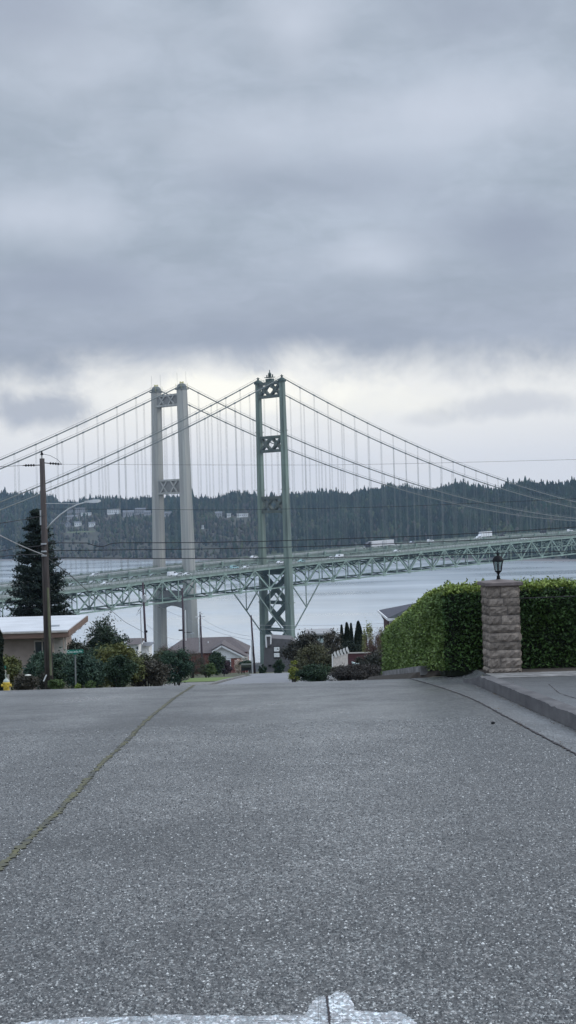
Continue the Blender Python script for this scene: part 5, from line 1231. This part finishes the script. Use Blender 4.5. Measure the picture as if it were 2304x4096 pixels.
# gable wing toward us
Dg = 296; pk = at(887, 2584, Dg); le = at(852, 2609, Dg); re = at(986, 2634, Dg); lr = at(893, 2636, Dg-3.5)
def Pg(px, py, D=Dg): return at(px, py, D)
gw = MB(); gw.prism([Pg(889,2586), Pg(853,2606), Pg(897,2634), Pg(984,2631)], (0,.3,0)); build(gw, 'gable', M['white'], t)
gr = MB()
for a, b_ in ((Pg(887,2580),Pg(846,2603)),(Pg(887,2580),Pg(992,2631))):
    gr.prism([a+Vector((0,-.6,0)), b_+Vector((0,-.6,0)), b_+Vector((0,9,0)), a+Vector((0,9,0))], (0,0,.28))
build(gr, 'gable_roof', M['shingle'], t)
bd = MB()
for a, b_ in ((Pg(887,2583.5),Pg(849,2606)),(Pg(887,2583.5),Pg(990,2634)),(Pg(853,2614),Pg(896,2637))): bd.bar(a+Vector((0,-.68,0)), b_+Vector((0,-.68,0)), .1, .28)
build(bd, 'barge_board', M['white'], t)
z_b = Pg(900,2700).z; x0_, x1_ = Pg(856,2640).x, Pg(980,2640).x; ztp = Pg(900,2635).z
build(MB().box(((x0_+x1_)/2, Dg+2.6, (z_b+ztp)/2), (x1_-x0_, 5, ztp-z_b)), 'wing_wall', M['brick'], t)
f = build(MB().box((Pg(912,2650).x, Dg+.04, Pg(912,2650).z), (1.15,.12,1.5)), 'window', M['white'], t); build(MB().box((Pg(912,2652).x, Dg-.05, Pg(912,2651).z), (.75,.06,1.0)), 'pane', M['glass'], f)
build(MB().tube([at(833,2566,304), at(833,2576,304)], .12, 6), 'roof_vent', M['white'], t)
# dark flat-topped pergola beside the slim pole
Dq = 212; t = thing('pergola', 'dark flat topped pergola left of the slim pole foot', 'pergola', (xat(985,Dq),Dq,hgt(-5,Dq)))
a, b_ = at(965,2662,Dq), at(1006,2662,Dq); build(MB().box(((a.x+b_.x)/2,Dq,a.z), (b_.x-a.x,2.5,.35)), 'top', M['pergola'] if 'pergola' in M else mat('mossy dark boards', (.03,.038,.025)), t)
build(MB().box(((a.x+b_.x)/2,Dq+.4,a.z-.45), (b_.x-a.x-.1,1.6,.5)), 'side_panel', M['cardark'], t)
for px in (967, 976, 999, 1005): p = at(px,2675,Dq); build(MB().box((p.x,Dq,(a.z+hgt(p.x,Dq))/2-.2), (.14,.14,a.z-hgt(p.x,Dq)+.4)), 'post', M['black'], t)
bush('shrub','mossy green shrub draped over the dark pergola','shrub',958,1010,2642,2664,214,dkg,leaf=.18,base=sight(985,214,2664),stems=False)
Dm = 150; p = at(896,2690,Dm); t = thing('mailbox', 'small dark mailbox on a post at the lawn corner', 'mailbox', (p.x,Dm,hgt(p.x,Dm)))
zt_ = sight(896,Dm,2679); build(MB().box((p.x-.02,Dm,zt_), (.32,.5,.13)), 'box', M['black'], t); build(MB().box((p.x,Dm,(zt_+hgt(p.x,Dm))/2), (.08,.08,zt_-hgt(p.x,Dm)+.1)), 'post', M['black'], t)
# grey house at the tower foot
Dh = 262; t = thing('house', 'tall grey walled house under the green tower with two white blinds', 'house', (at(1110,2700,Dh).x,Dh,at(1110,2700,Dh).z))
pl = [at(1050,2712,Dh), at(1190,2712,Dh), at(1190,2578,Dh), at(1165,2558,Dh), at(1084,2553,Dh), at(1058,2590,Dh)]
build(MB().prism(pl, (0,8,0)), 'wall', M['greywall'], t)
for y0, y1 in ((2588,2606),(2612,2629)):
    a, b_ = at(1095,y0,Dh-.02), at(1119,y1,Dh-.02); f = build(MB().box(((a.x+b_.x)/2,Dh-.08,(a.z+b_.z)/2), (b_.x-a.x+.12,.1,a.z-b_.z+.25)), 'window', M['black'], t)
    build(MB().box(((a.x+b_.x)/2,Dh-.15,(a.z+b_.z)/2+.02), (b_.x-a.x-.05,.06,a.z-b_.z-.05)), 'blind', M['farwhite'], f)
fm = MB(); a, b_ = at(1063,2543,Dh-.3), at(1083,2543,Dh-.3); fm.bar(a, at(1066,2590,Dh-.3), .17); fm.bar(b_, at(1083,2577,Dh-.3), .17); fm.bar(a+Vector((-.05,0,0)), b_+Vector((.05,0,0)), .3)
build(fm, 'dormer_frame', M['white'], t); build(MB().box(at(1073,2566,Dh-.1), (.75,.3,1.6)), 'dormer', M['greywall'], t)
p = at(1080,2662,Dh-.1); build(MB().box(p, (.5,.1,.3)), 'vent', M['black'], t)
# pale modern house
t = thing('house', 'white framed flat roofed house with dark windows and glass balcony', 'house', (xat(1270,185),185,hgt(4,185)))
Dk = 185; a, b_ = at(1226,2538,Dk), at(1330,2570,Dk); zg = hgt(4,Dk)
build(MB().box(((a.x+b_.x)/2,Dk+3,(a.z+zg)/2), (b_.x-a.x,6,a.z-zg)), 'wall', M['farwhite'], t); build(MB().box(((a.x+b_.x)/2,Dk+2.8,a.z+.05), (b_.x-a.x+.3,7,.18)), 'roof', M['farwall'], t)
for p0, p1 in ((1233,1250),(1252,1262),(1266,1276),(1279,1292),(1296,1312)):
    u, v = at(p0,2543,Dk), at(p1,2562,Dk); build(MB().box(((u.x+v.x)/2,Dk-.04,(u.z+v.z)/2), (v.x-u.x,.1,u.z-v.z)), 'window', M['glass'], t)
u, v = at(1256,2556,Dk-1), at(1294,2570,Dk-1); build(MB().box(((u.x+v.x)/2,Dk-1,(u.z+v.z)/2), (v.x-u.x,.05,u.z-v.z)), 'balcony', M['tub'], t)
# slate roofed house right
t = thing('house', 'dark slate roofed house with white eaves showing over the hedge', 'house', (xat(1640,108),108,hgt(8,108)))
E1, E2 = at(1549,2473,104), at(1760,2470,104); R1, R2 = at(1512,2441,110), at(1760,2392,116); Bk = Vector((0,6,-1.2))
mb = MB(); mb.add([E1,E2,R2,R1,R1+Vector((1,7,-1.6)),R2+Vector((0,7,-2.2))], [(0,1,2,3),(3,2,5,4)]); mb.add([E1-Vector((0,0,.1)),E2-Vector((0,0,.1)),R2-Vector((0,0,.1)),R1-Vector((0,0,.1))], [(3,2,1,0)]); build(mb, 'roof', M['slate'], t)
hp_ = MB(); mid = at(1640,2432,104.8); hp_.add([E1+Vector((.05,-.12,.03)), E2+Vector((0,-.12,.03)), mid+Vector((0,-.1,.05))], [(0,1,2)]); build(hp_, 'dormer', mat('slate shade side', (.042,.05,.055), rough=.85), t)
build(MB().bar(E1+Vector((0,-.1,-.09)), E2+Vector((0,-.1,-.09)), .08, .16).bar(R1+Vector((0,0,-.06)), E1+Vector((0,0,-.06)), .08, .14), 'fascia', M['white'], t)
zg = hgt(8,108); a = at(1551,2480,104.6); b_ = at(1760,2480,104.6)
build(MB().box(((a.x+b_.x)/2,107,(a.z+zg)/2), (b_.x-a.x,4.6,a.z-zg)), 'wall', M['redwood'], t)
u, v = at(1556,2479,104.6), at(1570,2506,104.6); f = build(MB().box(((u.x+v.x)/2,104.64,(u.z+v.z)/2), (v.x-u.x,.1,u.z-v.z)), 'window', M['farwhite'], t)
# ------------------------------------------------------------------ right bank garden pieces
Dw = 88; t = thing('picket_fence', 'whitewashed fence panel with five slanted pale picket tops', 'fence', (xat(1360,Dw),Dw,hgt(3,Dw)))
tops = [(1326,2618),(1342,2611),(1354,2606),(1367,2601),(1380,2597),(1394,2612)]
a0_, b0_ = at(1328,2675,Dw), at(1393,2680,Dw+1.2)
build(MB().prism([at(1328,2700,Dw), at(1393,2700,Dw+1), at(1391,2614,Dw+1), at(1328,2626,Dw)], (0,.06,0)), 'panel', M['picket'], t)
for i in range(6):
    px = 1329+i*12.2; dd_ = Dw+i*.2; top_ = 2617-i*4.6 if i else 2616; pk_ = MB()
    if i: pk_.prism([at(px-7,top_-8+8,dd_-.08), at(px-1,top_-8,dd_-.08), at(px+7,top_+12,dd_-.08), at(px+3,top_+20,dd_-.08), at(px-5,top_+8,dd_-.08)], (0,.05,0))
    else: pk_.prism([at(px-2,top_,dd_-.08), at(px+2,top_,dd_-.08), at(px+3,2690,dd_-.08), at(px-1,2690,dd_-.08)], (0,.05,0))
    build(pk_, 'picket', M['picketw'] if 'picketw' in M else M.setdefault('picketw', mat('bright picket paint', (.66,.65,.62))), t)
Dr_ = 90; t = thing('board_fence', 'dark red board fence with pale cap rail beside the white pickets', 'fence', (xat(1440,Dr_),Dr_,hgt(4,Dr_)))
a, b_ = at(1392,2614,Dr_), at(1486,2612,Dr_); build(MB().box(((a.x+b_.x)/2,Dr_,(a.z+hgt(4,Dr_))/2), (b_.x-a.x,.08,a.z-hgt(4,Dr_))), 'panel', M['redwood'], t); build(MB().bar(a+Vector((0,-.02,.03)), b_+Vector((0,-.02,.03)), .12, .06), 'rail', M['beige'], t)
Dt = 66; t = thing('tub', 'tilted pale blue green plastic tub in front of the red boards', 'tub', at(1420,2690,Dt))
c = at(1417,2686,Dt); Rt = Matrix.Rotation(.32, 3, 'Y'); tb_ = MB(); V = []
for w_, d_2, z_ in ((.13,.13,0),(.19,.17,.33),(.215,.19,.335),(.215,.19,.37)):
    for u, v in ((-1,-1),(1,-1),(1,1),(-1,1)): V.append(c+Rt@Vector((u*w_, v*d_2, z_)))
tb_.add(V, [(3,2,1,0),(12,13,14,15)]+[(j*4+i, j*4+(i+1) % 4, (j+1)*4+(i+1) % 4, (j+1)*4+i) for j in range(3) for i in range(4)]); build(tb_, 'body', M['tub'], t)
# roof details showing over the right hedge
Dv = 150; t = thing('vent_hood', 'white roof vent hood showing over the right hedge', 'vent', at(2240,2330,Dv)); c = at(2241,2335,Dv); build(MB().tube([c-Vector((0,0,3)), at(2241,2318,Dv)], .12, 8), 'pipe', M['galv'], t); build(MB().lathe(at(2241,2322,Dv), [(.14,0),(.17,.1),(.17,.2),(.1,.26)], 10), 'hood', M['white'], t)
t = thing('weather_vane', 'thin roof pole with a small cup, right of the lantern', 'antenna', at(2216,2340,Dv)); build(MB().tube([at(2217,2360,Dv), at(2215,2304,Dv)], .025, 6), 'pole', M['galv'], t); build(MB().lathe(at(2215,2304,Dv), [(.02,0),(.09,.07)], 8), 'cup', M['galv'], t)
t = thing('house', 'flat pale roof edge glimpsed above the right hedge', 'house', at(2235,2346,Dv)); c = at(2228,2341,Dv+.5); build(MB().box(c+Vector((0,2,0)), (.9,4,.35)), 'roof', M['farwhite'], t); build(MB().box(c+Vector((0,2,-3)), (.8,3.8,5.6)), 'wall', M['farwall'], t)
# ------------------------------------------------------------------ haze
hm = bpy.data.materials.new('haze'); hm.use_nodes = True; hn = hm.node_tree.nodes; hl = hm.node_tree.links; hn.clear()
ho = hn.new('ShaderNodeOutputMaterial'); pv = hn.new('ShaderNodeVolumePrincipled'); pv.inputs['Color'].default_value = (.52,.72,1,1); pv.inputs['Density'].default_value = 6e-5; hl.new(pv.outputs[0], ho.inputs['Volume'])
struct(build(MB().box((0,2500,110), (9000,5600,240)), 'haze', hm), 'stuff')
